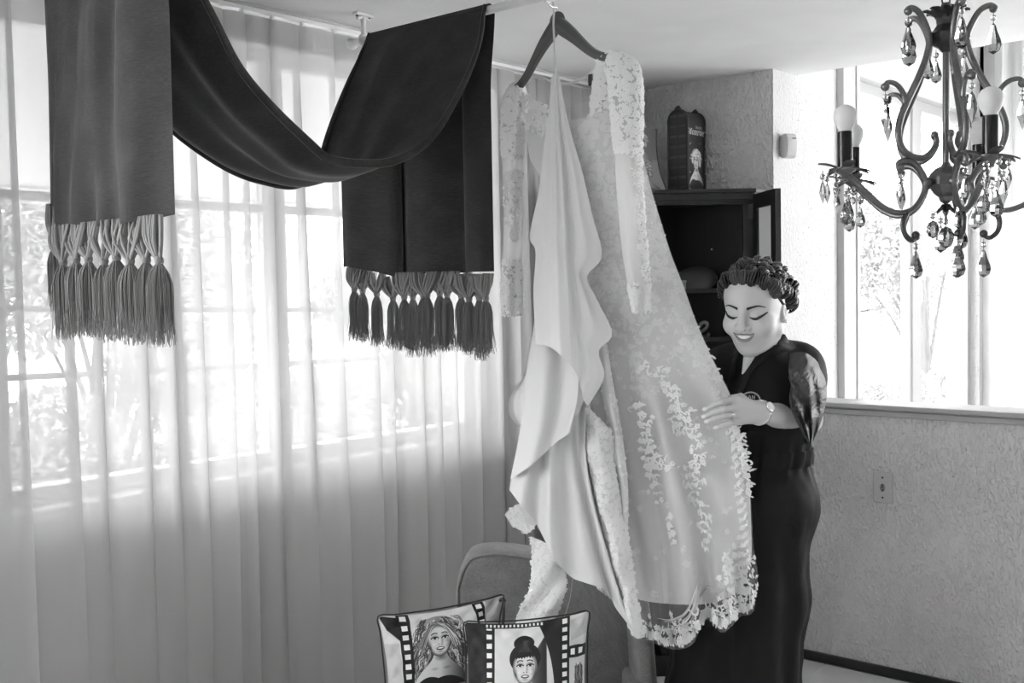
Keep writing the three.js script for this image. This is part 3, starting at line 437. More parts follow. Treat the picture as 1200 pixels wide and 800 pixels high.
{
  const hl = atDepth(601, 104, 3.235), hr = atDepth(724, 63, 2.885), hc = atDepth(653, 24, 3.07), neck = hc.clone();
  const t = thing('coat_hanger', 'dark wooden contoured hanger hooked on the ceiling rod holding the gown', 'hanger', [neck.x, neck.y, neck.z]);
  const up = V(0, 1, 0), along = hr.clone().sub(hl).setY(0).normalize(), across = V(0, 0, 0).crossVectors(along, up);
  // two arms: flat section that bows down from the neck to the shoulder ends
  const arm = (end, s) => {
    const at = (u, v) => {                        // v along the arm, u round a rounded-rectangle section
      const p = hc.clone().lerp(end, v); const sag = 0.028 * Math.sin(PI * Math.pow(v, 0.8)) * (1 - v * 0.2); p.y = lerp(hc.y, end.y, v) - sag * 0.85 + 0.012 * Math.sin(PI * v * 2);
      const h = lerp(0.028, 0.0125, smoothstep(v, 0, 0.85)) * (v > 0.97 ? Math.sqrt(Math.max(0.02, (1 - v) / 0.03)) : 1), w = lerp(0.011, 0.0085, v) * (v > 0.97 ? Math.sqrt(Math.max(0.02, (1 - v) / 0.03)) : 1), a = u * 2 * PI;
      const c = Math.cos(a), sn = Math.sin(a), sq = (x) => Math.sign(x) * Math.pow(Math.abs(x), 0.55);
      return p.addScaledVector(up, h * sq(sn) - 0.006).addScaledVector(across, w * sq(c) + 0.012 * Math.sin(PI * v) * 0.6);
    };
    return sheet(20, 40, at, 0.1, 0.3);
  };
  part('arm', arm(hl, -1), hangerWood, t); part('arm', arm(hr, 1), hangerWood, t);
  part('shoulder_cap', new THREE.SphereGeometry(0.031, 20, 14).scale(1, 0.95, 0.42).applyMatrix4(new THREE.Matrix4().makeRotationY(Math.atan2(-along.z, along.x))).translate(hc.x, hc.y - 0.004, hc.z), hangerWood, t);
  const hook = [hc.clone().add(V(0, 0.02, 0))], top = V(hc.x, ROD_Y + 0.002, ROD_A);
  hook.push(V(hc.x, hc.y + 0.035, hc.z), V(hc.x, ROD_Y - 0.028, lerp(hc.z, ROD_A, 0.5) + 0.01));
  for (let i = 0; i <= 7; i++) { const a = -0.75 + i / 7 * 4.1; hook.push(V(hc.x, top.y + 0.0165 * Math.sin(a), ROD_A + 0.0165 * Math.cos(a))); }
  part('hook', tube(hook, 0.0024, 8, 70), M.chrome, t);
  const clip = atDepth(692, 92, 3.0); part('notch_clip', merge([box(clip.x - 0.006, clip.y - 0.02, clip.z - 0.005, clip.x + 0.006, clip.y + 0.012, clip.z + 0.005, 0.003)]), M.dark, t);
  const q = rng(90);

  // --- gown
  const base = atDepth(760, 700, 3.0), g = thing('wedding_dress', 'white lace bridal gown with long sheer sleeves and gathered satin train on a wooden hanger', 'dress', [base.x, base.y, base.z]);
  const deep = (x, y) => { const k = clamp((y - 150) / 500, 0, 1); return lerp(lerp(3.17, 2.95, clamp((x - 610) / 140, 0, 1)), lerp(3.08, 2.96, clamp((x - 660) / 220, 0, 1)), k); };
  const D = (l, o = 0) => l.map(([x, y]) => [x, y, deep(x, y) + o]);
  const edgeR = [[750, 132], [754, 185], [764, 225], [775, 262], [787, 300], [800, 333], [815, 375], [830, 410], [843, 437], [856, 464], [866, 500], [873, 540], [878, 568], [880, 612], [881, 650]];
  const edgeL = [[616, 150], [621, 185], [633, 210], [640, 250], [645, 300], [650, 350], [655, 400], [660, 450], [664, 500], [670, 550], [680, 610], [690, 660]];
  const foldGown = (u, v, x, y) => {
    const lo = smoothstep(y, 300, 560), w = Math.sin(PI * u);
    return 0.02 * lo * Math.sin(u * 17 + v * 2.2) * w + 0.012 * lo * Math.sin(u * 33 - v * 3 + 1) * w + 0.03 * lo * Math.exp(-(((x - lerp(700, 722, clamp((y - 400) / 200, 0, 1))) / 9) ** 2)) * smoothstep(y, 380, 440) - 0.05 * Math.sin(PI * clamp(u, 0, 1)) * (1 - lo) * 0.9 + 0.007 * noise(x * 0.03, y * 0.02) - 0.02 * w * lo
      + 0.012 * smoothstep(y, 440, 520) * Math.exp(-(((y - 500 - (x - 760) * 0.5) / 14) ** 2)) * (x > 735 ? 1 : 0) + 0.01 * smoothstep(y, 440, 500) * Math.exp(-(((y - 520 + (x - 760) * 0.35) / 12) ** 2)) * (x > 740 ? 1 : 0);
  };
  const gown = patch(D([[616, 150], [640, 158], [672, 150], [700, 128], [750, 132]]), D([[690, 660], [720, 692], [748, 702], [780, 707], [835, 706], [868, 690], [881, 650]]), D(edgeL), D(edgeR), 110, 130, foldGown, 0.6, 1.5);
  part('gown_body', gown.geo, M.lining, g);
  part('gown_back', patch(D([[618, 152], [672, 140], [748, 134]], 0.13), D([[690, 655], [780, 700], [876, 648]], 0.1), D(edgeL.map(([x, y], i) => [x + 3, i ? y : 152]).slice(0, -1).concat([[690, 655]]), 0.12), D([[748, 134], ...edgeR.slice(1, -1).map(([x, y]) => [x - 5, y]), [876, 648]], 0.1), 40, 60, (u, v) => 0.02 * Math.sin(u * 20) * v).geo, M.lining, g);
  // sheer yoke over the bust and shoulders
  const yoke = patch([[606, 102, 3.21], [618, 110, 3.17], [650, 128, 3.08], [690, 112, 2.98], [704, 66, 2.92], [728, 62, 2.88]], [[616, 152, 3.165], [640, 160, 3.09], [672, 152, 3.03], [700, 130, 2.97], [750, 134, 2.94]], [[606, 102, 3.21], [610, 130, 3.19], [616, 152, 3.165]], [[728, 62, 2.88], [742, 95, 2.91], [750, 134, 2.94]], 60, 20, (u, v) => -0.03 * Math.sin(PI * u) * v, 0.4, 0.2);
  part('tulle_yoke', yoke.geo, M.tulle, g);
  const yokeBack = patch([[606, 102, 3.25], [630, 90, 3.22], [660, 100, 3.17], [690, 88, 3.06], [712, 64, 2.94]], [[618, 150, 3.26], [660, 140, 3.2], [740, 130, 3.06]], [[606, 102, 3.25], [612, 125, 3.26], [618, 150, 3.26]], [[712, 64, 2.94], [730, 90, 3.0], [740, 130, 3.06]], 30, 14, null, 0.4, 0.2);
  part('tulle_back', yokeBack.geo, M.tulle, g);
  part('back_neck_binding', tube([[606, 102, 3.25], [630, 90, 3.22], [655, 99, 3.17], [690, 88, 3.06], [705, 68, 2.95]].map((a) => atDepth(...a)), 0.004, 6, 40), M.lining, g);
  // sleeves
  const sl = sweptSleeve([[607, 96, 3.23, 5, 0.015], [604, 112, 3.22, 13, 0.035], [601, 150, 3.2, 14, 0.035], [601, 200, 3.19, 12, 0.03], [602, 250, 3.19, 11.5, 0.028], [600.5, 300, 3.19, 11, 0.026], [600, 340, 3.19, 12.5, 0.028], [601, 370, 3.19, 11, 0.026]], 40, 60, (u, v) => 0.006 * Math.sin(u * 25 + v * 4));
  const sr = sweptSleeve([[722, 60, 2.875, 7, 0.012], [728, 74, 2.88, 19, 0.03], [733, 100, 2.88, 20, 0.04], [735, 140, 2.885, 19, 0.042], [736, 170, 2.885, 17, 0.04], [737, 200, 2.885, 16, 0.036], [740, 250, 2.885, 15.5, 0.034], [745, 300, 2.885, 15, 0.03], [749, 335, 2.885, 13, 0.028], [752, 366, 2.885, 10, 0.022]], 40, 60, (u, v) => 0.008 * Math.sin(u * 22 + v * 5) * v);
  const Ls = part('sleeve', sl.geo, M.tulleSleeve, g), Rs = part('sleeve', sr.geo, M.tulleSleeve, g);
  const ls1 = Lace(), ls2 = Lace();
  scatter(ls1, sl, 4200, 0.0078, q, (x, y, u, v, k) => y < 185 || (y > 200 && y < 262 && k < 0.8 * (1 - Math.abs(x - 600 + (y - 230) * 0.06) / 12)) || (y > 262 && y < 280 && Math.abs(x - 603) < 4) || (y > 305 && k < 0.3 + (y - 300) / 70));
  scatter(ls2, sr, 4600, 0.008, q, (x, y, u, v, k) => (y < 178 && k < 0.8) || (y < 215 && x > 742 && k < 0.7) || (x > 744 + (y - 200) * 0.06 && y > 200 && k < 0.4) || y > 335);
  laceMesh(ls1, M.lace, Ls); laceMesh(ls2, M.lace, Rs);
  // tulle overskirt with the lace hem
  const skirt = patch(D([[616, 151], [640, 159], [672, 151], [700, 129], [750, 133]], -0.006), D([[740, 726], [756, 746], [775, 757], [793, 761], [810, 756], [819, 741], [829, 726], [836, 732], [846, 741], [858, 733], [868, 722], [881, 719], [887, 690]], -0.05), D([[616, 151], [623, 190], [638, 250], [645, 300], [656, 380], [690, 470], [706, 520], [718, 570], [728, 640], [740, 726]], -0.035), D([[750, 133], [755, 185], [765, 225], [776, 262], [788, 300], [801, 333], [816, 375], [831, 410], [844, 437], [858, 466], [868, 505], [876, 550], [881, 600], [883, 640], [888, 670], [887, 690]], -0.025), 140, 110, (u, v, x, y) => -0.012 - 0.045 * Math.sin(PI * u) * (1 - smoothstep(y, 300, 560)) + smoothstep(v, 0.48, 0.7) * (0.012 + 0.014 * v) * Math.sin(u * 22 + v * 2) * Math.sin(PI * u) + smoothstep(v, 0.6, 1) * (0.012 * Math.sin(u * 47 + 1) + 0.008 * Math.sin(u * 90)), 0.6, 1);
  part('tulle_overskirt', skirt.geo, M.tulle, g);
  // gathered lines of tulle by the hem
  const gathers = [];
  for (let i = 0; i < 13; i++) { const a = 0.12 + 0.3 * q(), b = a + 0.18 + 0.22 * q(), v0 = 0.945 + 0.022 * q(), v1 = 0.914 + 0.015 * q(); gathers.push(tube(Array.from({ length: 6 }, (_, k) => skirt.at(lerp(a, b, k / 5), lerp(v0, v1, Math.pow(k / 5, 1.6))).addScaledVector(sight(780, 700), -0.004)), (k) => 0.0018 * Math.sin(PI * clamp(k, 0.03, 0.97)) + 0.0003, 4, 16)); }
  part('tulle_gathers', merge(gathers), M.tulleSleeve, g, { kind: 'stuff' });
  // lace
  const L = Lace(), X = Lace();
  scatter(L, gown, 2600, 0.011, q, (x, y, u, v, k) => x > 655 && u < 0.965 && (y < 330 ? k < 0.95 : y < 420 ? k < 0.6 : y < 470 ? k < 0.3 : y < 600 ? k < 0.10 : k < 0.05));
  scatter(L, yoke, 900, 0.008, q, (x, y, u, v, k) => x < 642 ? k < 0.9 : x > 692 && k < 0.9);
  chain(L, gown, [[736, 395], [744, 430], [748, 455], [752, 476]], 0.0085, q, 4, 12);
  chain(L, gown, [[792, 345], [810, 390], [828, 425], [842, 460]], 0.0085, q, 4, 12);
  laceMesh(L, M.lace, g);
  for (const [pts, w] of [[[[737, 475], [752, 480], [757, 512], [764, 545], [768, 570], [771, 583]], 12], [[[752, 430], [776, 440], [790, 462], [803, 486], [812, 505]], 16], [[[806, 500], [818, 520], [817, 548], [822, 570]], 14], [[[790, 470], [790, 500], [796, 510]], 14], [[[752, 520], [766, 540], [784, 548]], 12], [[[800, 545], [812, 580], [824, 600], [830, 640]], 12], [[[783, 600], [786, 620], [790, 635]], 5], [[[856, 480], [868, 520], [874, 560], [876, 580]], 10], [[[858, 640], [850, 665], [862, 690], [846, 700]], 20]]) chain(X, skirt, pts, 0.0078, q, 2.8, w);
  { const hem = [[740, 726], [756, 746], [775, 757], [793, 761], [810, 756], [819, 741], [829, 726], [836, 732], [846, 741], [858, 733], [868, 722], [881, 719]]; for (const [dx, dy, w] of [[0, -3, 3], [0, -8, 5], [0, -14, 9]]) chain(X, skirt, hem.map(([x, y]) => [x + dx, y + dy]), 0.0075, q, 3, w); for (const dx of [-7, -12]) chain(X, skirt, [[856, 470], [866, 505], [874, 550], [879, 600], [881, 640], [886, 672], [885, 690]].map(([x, y]) => [x + dx, y]), 0.0055, q, 3.0, 3); for (const p of [[[862, 640], [852, 668], [866, 690], [850, 712], [866, 716]], [[872, 650], [866, 672], [876, 696], [872, 712]], [[778, 740], [790, 728], [802, 738], [792, 750]], [[845, 700], [838, 712], [848, 726]]]) chain(X, skirt, p, 0.009, q, 3.4, 12); }
  scatter(X, skirt, 9000, 0.006, q, (x, y, u, v, k) => (v > 0.972 && k < 0.8) || (v > 0.93 && u > 0.66 && k < 0.35) || (v > 0.955 && u > 0.28 && u < 0.42 && k < 0.4));
  laceMesh(X, M.lace, g);
  // turned-back front edge of the overskirt, heavy with lace, and the narrow pleat beside it
  const turn = patch([[684, 478, 2.955], [688, 478, 2.95], [693, 482, 2.95]], [[738, 738, 2.9], [746, 748, 2.89], [756, 746, 2.89]], [[684, 478, 2.955], [690, 540, 2.94], [702, 600, 2.93], [716, 660, 2.92], [728, 705, 2.91], [738, 738, 2.9]], [[693, 482, 2.95], [716, 506, 2.93], [720, 545, 2.93], [730, 600, 2.92], [741, 660, 2.91], [748, 705, 2.9], [756, 746, 2.89]], 24, 80, (u, v) => -0.02 * Math.sin(PI * u) + 0.008 * Math.sin(v * 25 + u * 3), 0.1, 0.7);
  part('turned_edge', turn.geo, M.lining, g);
  const L2 = Lace(); scatter(L2, turn, 900, 0.0075, q, () => true); 
  const pleat = patch([[700, 402, 2.99], [706, 400, 2.975], [712, 404, 2.97]], [[728, 622, 2.95], [732, 625, 2.94], [736, 622, 2.935]], [[700, 402, 2.99], [704, 450, 2.985], [712, 500, 2.97], [722, 570, 2.96], [728, 622, 2.95]], [[712, 404, 2.97], [717, 440, 2.965], [728, 500, 2.95], [736, 570, 2.94], [736, 622, 2.935]], 16, 50, (u) => -0.025 * Math.sin(PI * u), 0.05, 0.5);
  part('pleat', pleat.geo, M.lining, g); scatter(L2, pleat, 200, 0.006, q, (x, y, u) => u > 0.6 || u < 0.3); 
  const sideFold = patch([[664, 480, 3.0], [675, 470, 2.99], [686, 478, 2.97]], [[700, 690, 2.94], [715, 700, 2.93], [728, 705, 2.92]], [[664, 480, 3.0], [670, 560, 2.98], [680, 630, 2.96], [700, 690, 2.94]], [[686, 478, 2.97], [694, 540, 2.955], [712, 620, 2.94], [728, 705, 2.92]], 20, 50, (u, v) => 0.012 * Math.sin(u * 9 + v * 3), 0.1, 0.5);
  part('front_panel', sideFold.geo, M.lining, g); scatter(L2, sideFold, 600, 0.007, q, (x, y, u, v, k) => k < 0.7);
  laceMesh(L2, M.lace, g);

  // --- satin train gathered up and hung from the hook by its loop
  const s = part('satin_train', patch([[646, 90, 3.0], [651, 86, 2.99], [656, 90, 2.985]], [[628, 403, 2.93], [643, 406, 2.915], [662, 421, 2.905], [676, 439, 2.9], [686, 472, 2.895], [690, 475, 2.895]], [[646, 90, 3.0], [643, 130, 2.99], [638, 165, 2.985], [631, 225, 2.97], [621, 280, 2.96], [627, 292, 2.955], [625, 340, 2.95], [628, 403, 2.93]], [[656, 90, 2.985], [661, 120, 2.98], [669, 155, 2.965], [682, 200, 2.945], [694, 252, 2.93], [705, 302, 2.92], [688, 324, 2.925], [699, 350, 2.915], [717, 393, 2.9], [702, 411, 2.905], [708, 440, 2.9], [690, 475, 2.895]], 90, 110, (u, v) => { const w = Math.sin(PI * clamp(u, 0.04, 0.96)), ridge = (k) => 1 - Math.abs(Math.sin(k)); return (0.004 + 0.012 * smoothstep(v, 0, 0.45)) * w * (Math.sin(u * 11 + 0.6) * 0.7 - 0.9 * ridge(u * 9.5 + 0.9) * (1 - 0.4 * v) - 0.5 * ridge(u * 17 + 0.3 + 0.6 * v) * (1 - 0.7 * v)) - 0.03 * Math.sin(PI * u) * v; }, 0.4, 0.9, 5).geo, M.satin, g);
  const layers = [
    patch([[634, 330, 2.975], [650, 325, 2.965], [680, 330, 2.95]], [[598, 561, 2.935], [618, 548, 2.93], [635, 534, 2.92], [652, 518, 2.915], [668, 505, 2.91], [664, 498, 2.912], [679, 483, 2.91]], [[634, 330, 2.975], [624, 390, 2.965], [616, 440, 2.955], [610, 500, 2.945], [598, 561, 2.935]], [[680, 330, 2.95], [690, 400, 2.93], [690, 450, 2.92], [679, 483, 2.91]], 60, 60, (u, v) => 0.02 * v * Math.sin(u * 12 + 1 + v) - 0.025 * Math.sin(PI * u) * v, 0.3, 0.6),
    patch([[630, 460, 2.975], [650, 450, 2.965], [690, 462, 2.96]], [[597, 574, 2.96], [612, 594, 2.95], [626, 610, 2.945], [640, 636, 2.94], [652, 658, 2.935], [671, 677, 2.925], [684, 682, 2.92], [709, 692, 2.91], [722, 713, 2.905], [746, 744, 2.9]], [[630, 460, 2.975], [612, 520, 2.965], [600, 556, 2.96], [597, 574, 2.96]], [[690, 462, 2.96], [686, 520, 2.955], [694, 580, 2.94], [710, 640, 2.925], [728, 700, 2.91], [746, 744, 2.9]], 80, 70, (u, v) => (0.006 + 0.011 * v) * Math.sin(u * 22 + 1.2 + v * 1.2) - 0.02 * Math.sin(PI * u) + 0.01 * Math.sin(u * 11), 0.4, 0.5),
    patch([[622, 395, 3.0], [632, 390, 2.99], [640, 395, 2.985]], [[607, 501, 2.975], [612, 495, 2.97], [620, 480, 2.965]], [[622, 395, 3.0], [615, 436, 2.995], [597, 468, 2.985], [597, 485, 2.98], [607, 501, 2.975]], [[640, 395, 2.985], [632, 440, 2.975], [620, 480, 2.965]], 20, 30, (u, v) => 0.01 * Math.sin(u * 8), 0.1, 0.3),
  ];
  for (const p of layers) part('satin_flounce', p.geo, M.satin, s);
  const loop = [[648, 3, 3.065], [648.5, 30, 3.04], [650, 60, 3.02], [651, 92, 2.995]].map((a) => atDepth(...a)); loop.unshift(V(hc.x, ROD_Y - 0.02, ROD_A + 0.016));
  part('hanging_loop', merge([tube(loop, 0.0026, 6, 30), tube(loop.map((p, i) => p.clone().add(V(0.004, 0, 0.003))), 0.0022, 6, 30)]), M.satin, s);
  // lace train end that falls below the satin on the left
  const tail = patch([[622, 628, 3.0], [645, 640, 2.985], [664, 674, 2.96]], [[603, 748, 2.96], [606, 756, 2.955], [616, 755, 2.95], [630, 742, 2.945]], [[622, 628, 3.0], [623, 660, 2.99], [620, 690, 2.98], [608, 716, 2.97], [603, 748, 2.96]], [[664, 674, 2.96], [660, 700, 2.955], [648, 728, 2.95], [630, 742, 2.945]], 34, 50, (u, v) => -0.02 * Math.sin(PI * u) + 0.008 * Math.sin(u * 9 + v * 8), 0.15, 0.35);
  part('lace_train_end', tail.geo, M.lining, s); const corner = patch([[618, 588, 3.0], [624, 600, 2.995], [630, 612, 2.99]], [[591, 603, 3.02], [600, 614, 3.01], [614, 624, 3.0]], [[618, 588, 3.0], [604, 592, 3.01], [591, 603, 3.02]], [[630, 612, 2.99], [624, 620, 2.99], [614, 624, 3.0]], 16, 16, null, 0.1, 0.1);
  part('lace_train_end', corner.geo, M.lining, s);
  const L3 = Lace(); scatter(L3, tail, 700, 0.0075, q, () => true); scatter(L3, corner, 160, 0.006, q, (x, y, u, v) => v > 0.4); laceMesh(L3, M.lace, s);
  part('loose_thread', tube([[671, 678, 2.925], [668, 700, 2.93], [664, 715, 2.94], [655, 740, 2.92], [641, 770, 2.88]].map((a) => atDepth(...a)), 0.0008, 4, 30), M.satin, s);
}
// ---------- corner cabinet with its ornaments, sensor, socket ----------
const CY = Math.cos(camera.rotation.y), SY = Math.sin(camera.rotation.y);
const corner = (a, s, y) => V(-SY * s + CY * a, y, -CY * s - SY * a);      // a to the right, s away, both along the cabinet's front
function extrudeFlat(pts, y0, y1, bevel = 0) {          // outline in the floor plane (x, z), standing from y0 to y1
  const sh = new THREE.Shape(pts.map((p) => new THREE.Vector2(p.x, -p.z)));
  const g = new THREE.ExtrudeGeometry(sh, { depth: y1 - y0 - 2 * bevel, bevelEnabled: bevel > 0, bevelThickness: bevel, bevelSize: bevel, bevelSegments: 2, bevelOffset: -bevel });
  g.rotateX(-PI / 2); g.translate(0, y0 + bevel, 0); return metricUV(g);
}
// a panel standing on the line a-b (floor plane), thickness to its far side
function panel(a, b, y0, y1, th) { const d = b.clone().sub(a).setY(0).normalize(), n = V(d.z, 0, -d.x).multiplyScalar(th); return extrudeFlat([a, b, b.clone().add(n), a.clone().add(n)], y0, y1); }
M.wenge = std(0.022, 0.4, { map: repeat(T.wood, 2, 0.5) });
M.wengeIn = std(0.012, 0.55, { map: repeat(T.wood, 2, 0.5) });
{
  const S0 = 4.5, aL = 0.19, aR = 1.012, top = 2.055, FL = corner(aL, S0, 0), FR = corner(aR, S0, 0), BR = V(FR.x + 0.004, 0, BACK - 0), BL = V(-2.835, 0, BACK), LB = V(-2.835, 0, FL.z + 0.03);
  const c = thing('corner_cabinet', 'tall dark wood corner cabinet standing open behind the gown', 'cabinet', [FL.x, 0, FL.z]);
  const out = (k, y) => [corner(aL, S0 - k, y), corner(aR + k * 0.3, S0 - k, y), V(FR.x + 0.01, y, BACK + 0.003), V(BL.x, y, BACK + 0.003), V(BL.x, y, LB.z)];
  part('top_panel', merge([extrudeFlat(out(0.02, 0), top - 0.016, top, 0.003), extrudeFlat(out(0.008, 0), top - 0.045, top - 0.015, 0.002)]), M.wenge, c);
  part('base_panel', merge([extrudeFlat(out(0, 0), 0.06, 0.1), extrudeFlat(out(-0.03, 0), 0, 0.06)]), M.wenge, c);
  part('side_panel', panel(FR, BR, 0.1, top - 0.03, 0.018), M.wenge, c); part('side_panel', panel(V(LB.x, 0, LB.z), FL, 0.1, top - 0.03, 0.018), M.wenge, c);
  part('back_panel', merge([panel(V(BR.x, 0, BACK + 0.012), V(BL.x, 0, BACK + 0.012), 0.1, top - 0.03, 0.008), panel(V(BL.x + 0.012, 0, BACK), V(BL.x + 0.012, 0, LB.z), 0.1, top - 0.03, 0.008)]), M.wengeIn, c);
  part('stile', panel(corner(aR - 0.045, S0, 0), FR, 0.1, top - 0.04, 0.02), M.wenge, c); part('stile', panel(FL, corner(aL + 0.045, S0, 0), 0.1, top - 0.04, 0.02), M.wenge, c);
  part('rail', panel(FL, FR, top - 0.062, top - 0.04, 0.02), M.wenge, c); part('rail', panel(FL, FR, 0.72, 0.76, 0.02), M.wenge, c);
  const inset = (y) => [corner(aL + 0.02, S0 + 0.045, y), corner(aR - 0.02, S0 + 0.045, y), V(FR.x - 0.01, y, BACK + 0.014), V(BL.x + 0.016, y, BACK + 0.014), V(BL.x + 0.016, y, LB.z)];
  const shelfYs = [1.645, 1.44, 1.1]; for (const y of shelfYs) part('shelf', extrudeFlat(inset(0), y - 0.018, y), M.wengeIn, c);
  part('middle_panel', extrudeFlat(inset(0), 0.72, 0.745), M.wengeIn, c);
  // lower doors with raised frames
  for (const [a0, a1] of [[aL + 0.02, (aL + aR) / 2 - 0.002], [(aL + aR) / 2 + 0.002, aR - 0.02]]) {
    const d = part('door', panel(corner(a0, S0 - 0.004, 0), corner(a1, S0 - 0.004, 0), 0.11, 0.72, 0.018), M.wenge, c);
    part('door_frame', merge([panel(corner(a0, S0 - 0.012, 0), corner(a0 + 0.06, S0 - 0.012, 0), 0.11, 0.72, 0.01), panel(corner(a1 - 0.06, S0 - 0.012, 0), corner(a1, S0 - 0.012, 0), 0.11, 0.72, 0.01), panel(corner(a0, S0 - 0.012, 0), corner(a1, S0 - 0.012, 0), 0.66, 0.72, 0.01), panel(corner(a0, S0 - 0.012, 0), corner(a1, S0 - 0.012, 0), 0.11, 0.18, 0.01)]), M.wenge, d);
    part('knob', new THREE.SphereGeometry(0.011, 14, 10).translate(...corner(a0 < 0.5 ? a1 - 0.03 : a0 + 0.03, S0 - 0.028, 0.56).toArray()), M.chrome, d);
  }
  // the open glazed door, hinged at the right
  const h0 = corner(aR - 0.006, S0 - 0.006, 0), h1 = corner(aR + 0.022, S0 - 0.275, 0), dir = h1.clone().sub(h0).normalize(), w = h1.distanceTo(h0), P = (k) => h0.clone().addScaledVector(dir, k);
  const door = part('glass_door', merge([panel(P(0), P(0.05), 0.77, top - 0.025, 0.022), panel(P(w - 0.055), P(w), 0.77, top - 0.025, 0.022), panel(P(0.05), P(w - 0.055), top - 0.085, top - 0.025, 0.022), panel(P(0.05), P(w - 0.055), 0.77, 0.83, 0.022)]), M.wenge, c);
  part('pane', panel(P(0.05), P(w - 0.055), 0.83, top - 0.085, 0.004).translate(...V(dir.z, 0, -dir.x).multiplyScalar(0.009).toArray()), phys(0.8, 0.35), door);
  for (const y of [1.96, 1.3]) part('hinge', box(h0.x - 0.018, y - 0.03, h0.z - 0.004, h0.x + 0.004, y + 0.03, h0.z + 0.006, 0.002), M.dark, c);
  for (const [px, py] of [[778, 237], [789, 237]]) { const p = atDepth(px, py, 4.53); part('cup_hinge', merge([box(p.x - 0.018, p.y - 0.012, p.z - 0.01, p.x + 0.014, p.y + 0.008, p.z + 0.01, 0.004), rod(p.clone().add(V(0.012, 0, 0)), p.clone().add(V(0.02, -0.012, 0.012)), 0.006)]), M.plastic, c); }
  for (const [px, py] of [[834, 292], [838, 398]]) { const p = atDepth(px, py, 4.62); part('shelf_pin', new THREE.SphereGeometry(0.006, 12, 8).translate(p.x, p.y, p.z), M.chrome, c); }
  // dish on the upper shelf
  const dp = atDepth(815, 325.5, 4.66), dish = thing('dish', 'dark oval dish tilted on the upper shelf inside the corner cabinet', 'dish', [dp.x, 1.645, dp.z]);
  const dm = new THREE.Matrix4().compose(V(dp.x, dp.y, dp.z), new THREE.Quaternion().setFromEuler(new THREE.Euler(0.6, camera.rotation.y, 0.17, 'YXZ')), V(1, 1, 1));
  const prof = []; for (let i = 0; i <= 16; i++) { const a = i / 16 * PI / 2; prof.push([0.092 * Math.sin(a), -0.03 * Math.cos(a) + 0.01]); } for (let i = 16; i >= 0; i--) { const a = i / 16 * PI / 2; prof.push([0.089 * Math.sin(a), -0.026 * Math.cos(a) + 0.011]); }
  const M2 = std(0.09, 0.4); part('bowl', moved(lathe(prof, 48, 0, 0, 0).rotateX(PI), dm), M2, dish); part('rim', moved(new THREE.TorusGeometry(0.0905, 0.0022, 8, 60).rotateX(PI / 2).translate(0, -0.01, 0), dm), M2, dish);
  const bp = atDepth(797, 337, 4.6), bx = thing('trinket_box', 'small pale lidded box beside the dark dish in the cabinet', 'box', [bp.x, 1.645, bp.z]);
  part('box_body', box(bp.x - 0.024, 1.645, bp.z - 0.018, bp.x + 0.02, 1.672, bp.z + 0.018, 0.003), M.plastic, bx); part('lid', box(bp.x - 0.026, 1.672, bp.z - 0.02, bp.x + 0.022, 1.682, bp.z + 0.02, 0.003), M.plastic, bx);
  // script letter e
  const ep = atDepth(822, 390, 4.6), L = (x, y) => V(ep.x + CY * x * 0.08, ep.y + y * 0.08, ep.z - SY * x * 0.08);
  const letter = tube([[-0.75, -0.25], [-0.45, 0.0], [0.05, 0.1], [0.38, 0.32], [0.36, 0.52], [0.1, 0.55], [-0.18, 0.28], [-0.28, -0.08], [-0.14, -0.42], [0.12, -0.46], [0.4, -0.2], [0.52, 0.0]].map(([x, y]) => L(x * 0.8, y)), (k) => 0.0085 - 0.004 * Math.abs(k - 0.62), 10, 80);
  single('letter', letter, std(0.12, 0.5), 'grey script letter e standing on a cabinet shelf', 'letter');

  // tall arched case with printed portraits, standing on the cabinet
  const W = 0.14, Dp = 0.1, hh = 0.362, f0 = atDepth(807, 222, 4.64), zc = f0.z - W / 2 - 0.0, xf = f0.x;
  const cv = document.createElement('canvas'); cv.width = 256; cv.height = 640; const k = cv.getContext('2d');
  k.fillStyle = '#2c2c2c'; k.fillRect(0, 0, 256, 640); for (let i = 0; i < 900; i++) { k.fillStyle = `rgba(${i % 2 ? 255 : 0},${i % 2 ? 255 : 0},${i % 2 ? 255 : 0},0.03)`; k.fillRect((i * 97) % 256, (i * 61) % 640, 3, 9); }
  k.fillStyle = '#d8d8d8'; k.save(); k.transform(1, 0, -0.28, 1, 50, 0); k.font = 'bold 66px serif'; k.textAlign = 'center'; k.fillText('Monroe', 128, 190); k.font = '27px serif'; k.fillText('Marilyn', 160, 140); k.restore();
  for (const x of [50, 190]) { k.fillStyle = '#1a1a1a'; k.fillRect(x - 22, 212, 48, 56); k.fillStyle = '#5a5a5a'; k.fillRect(x - 16, 244, 36, 16); k.fillStyle = '#444'; k.fillRect(x - 14, 220, 14, 16); k.fillRect(x + 6, 220, 12, 16); }
  portrait(k, 128, 385, 74, { hair: '#e6e6e6', shade: '#9a9a9a', skin: '#dedede', style: 'short', turn: -0.25, shoulders: true, dress: '#2c2c2c' });
  const tf = new THREE.CanvasTexture(cv); tf.colorSpace = THREE.SRGBColorSpace;
  const cs = document.createElement('canvas'); cs.width = 128; cs.height = 512; const k2 = cs.getContext('2d'); k2.fillStyle = '#191919'; k2.fillRect(0, 0, 128, 512);
  for (let j = 0; j < 8; j++) for (let i = 0; i < 2; i++) { k2.fillStyle = j % 2 ? '#3c3c3c' : '#464646'; k2.fillRect(12 + i * 56, 30 + j * 62, 46, 18); k2.fillStyle = '#262626'; k2.fillRect(12 + i * 56, 52 + j * 62, 46, 30); }
  const tsd = new THREE.CanvasTexture(cs); tsd.colorSpace = THREE.SRGBColorSpace;
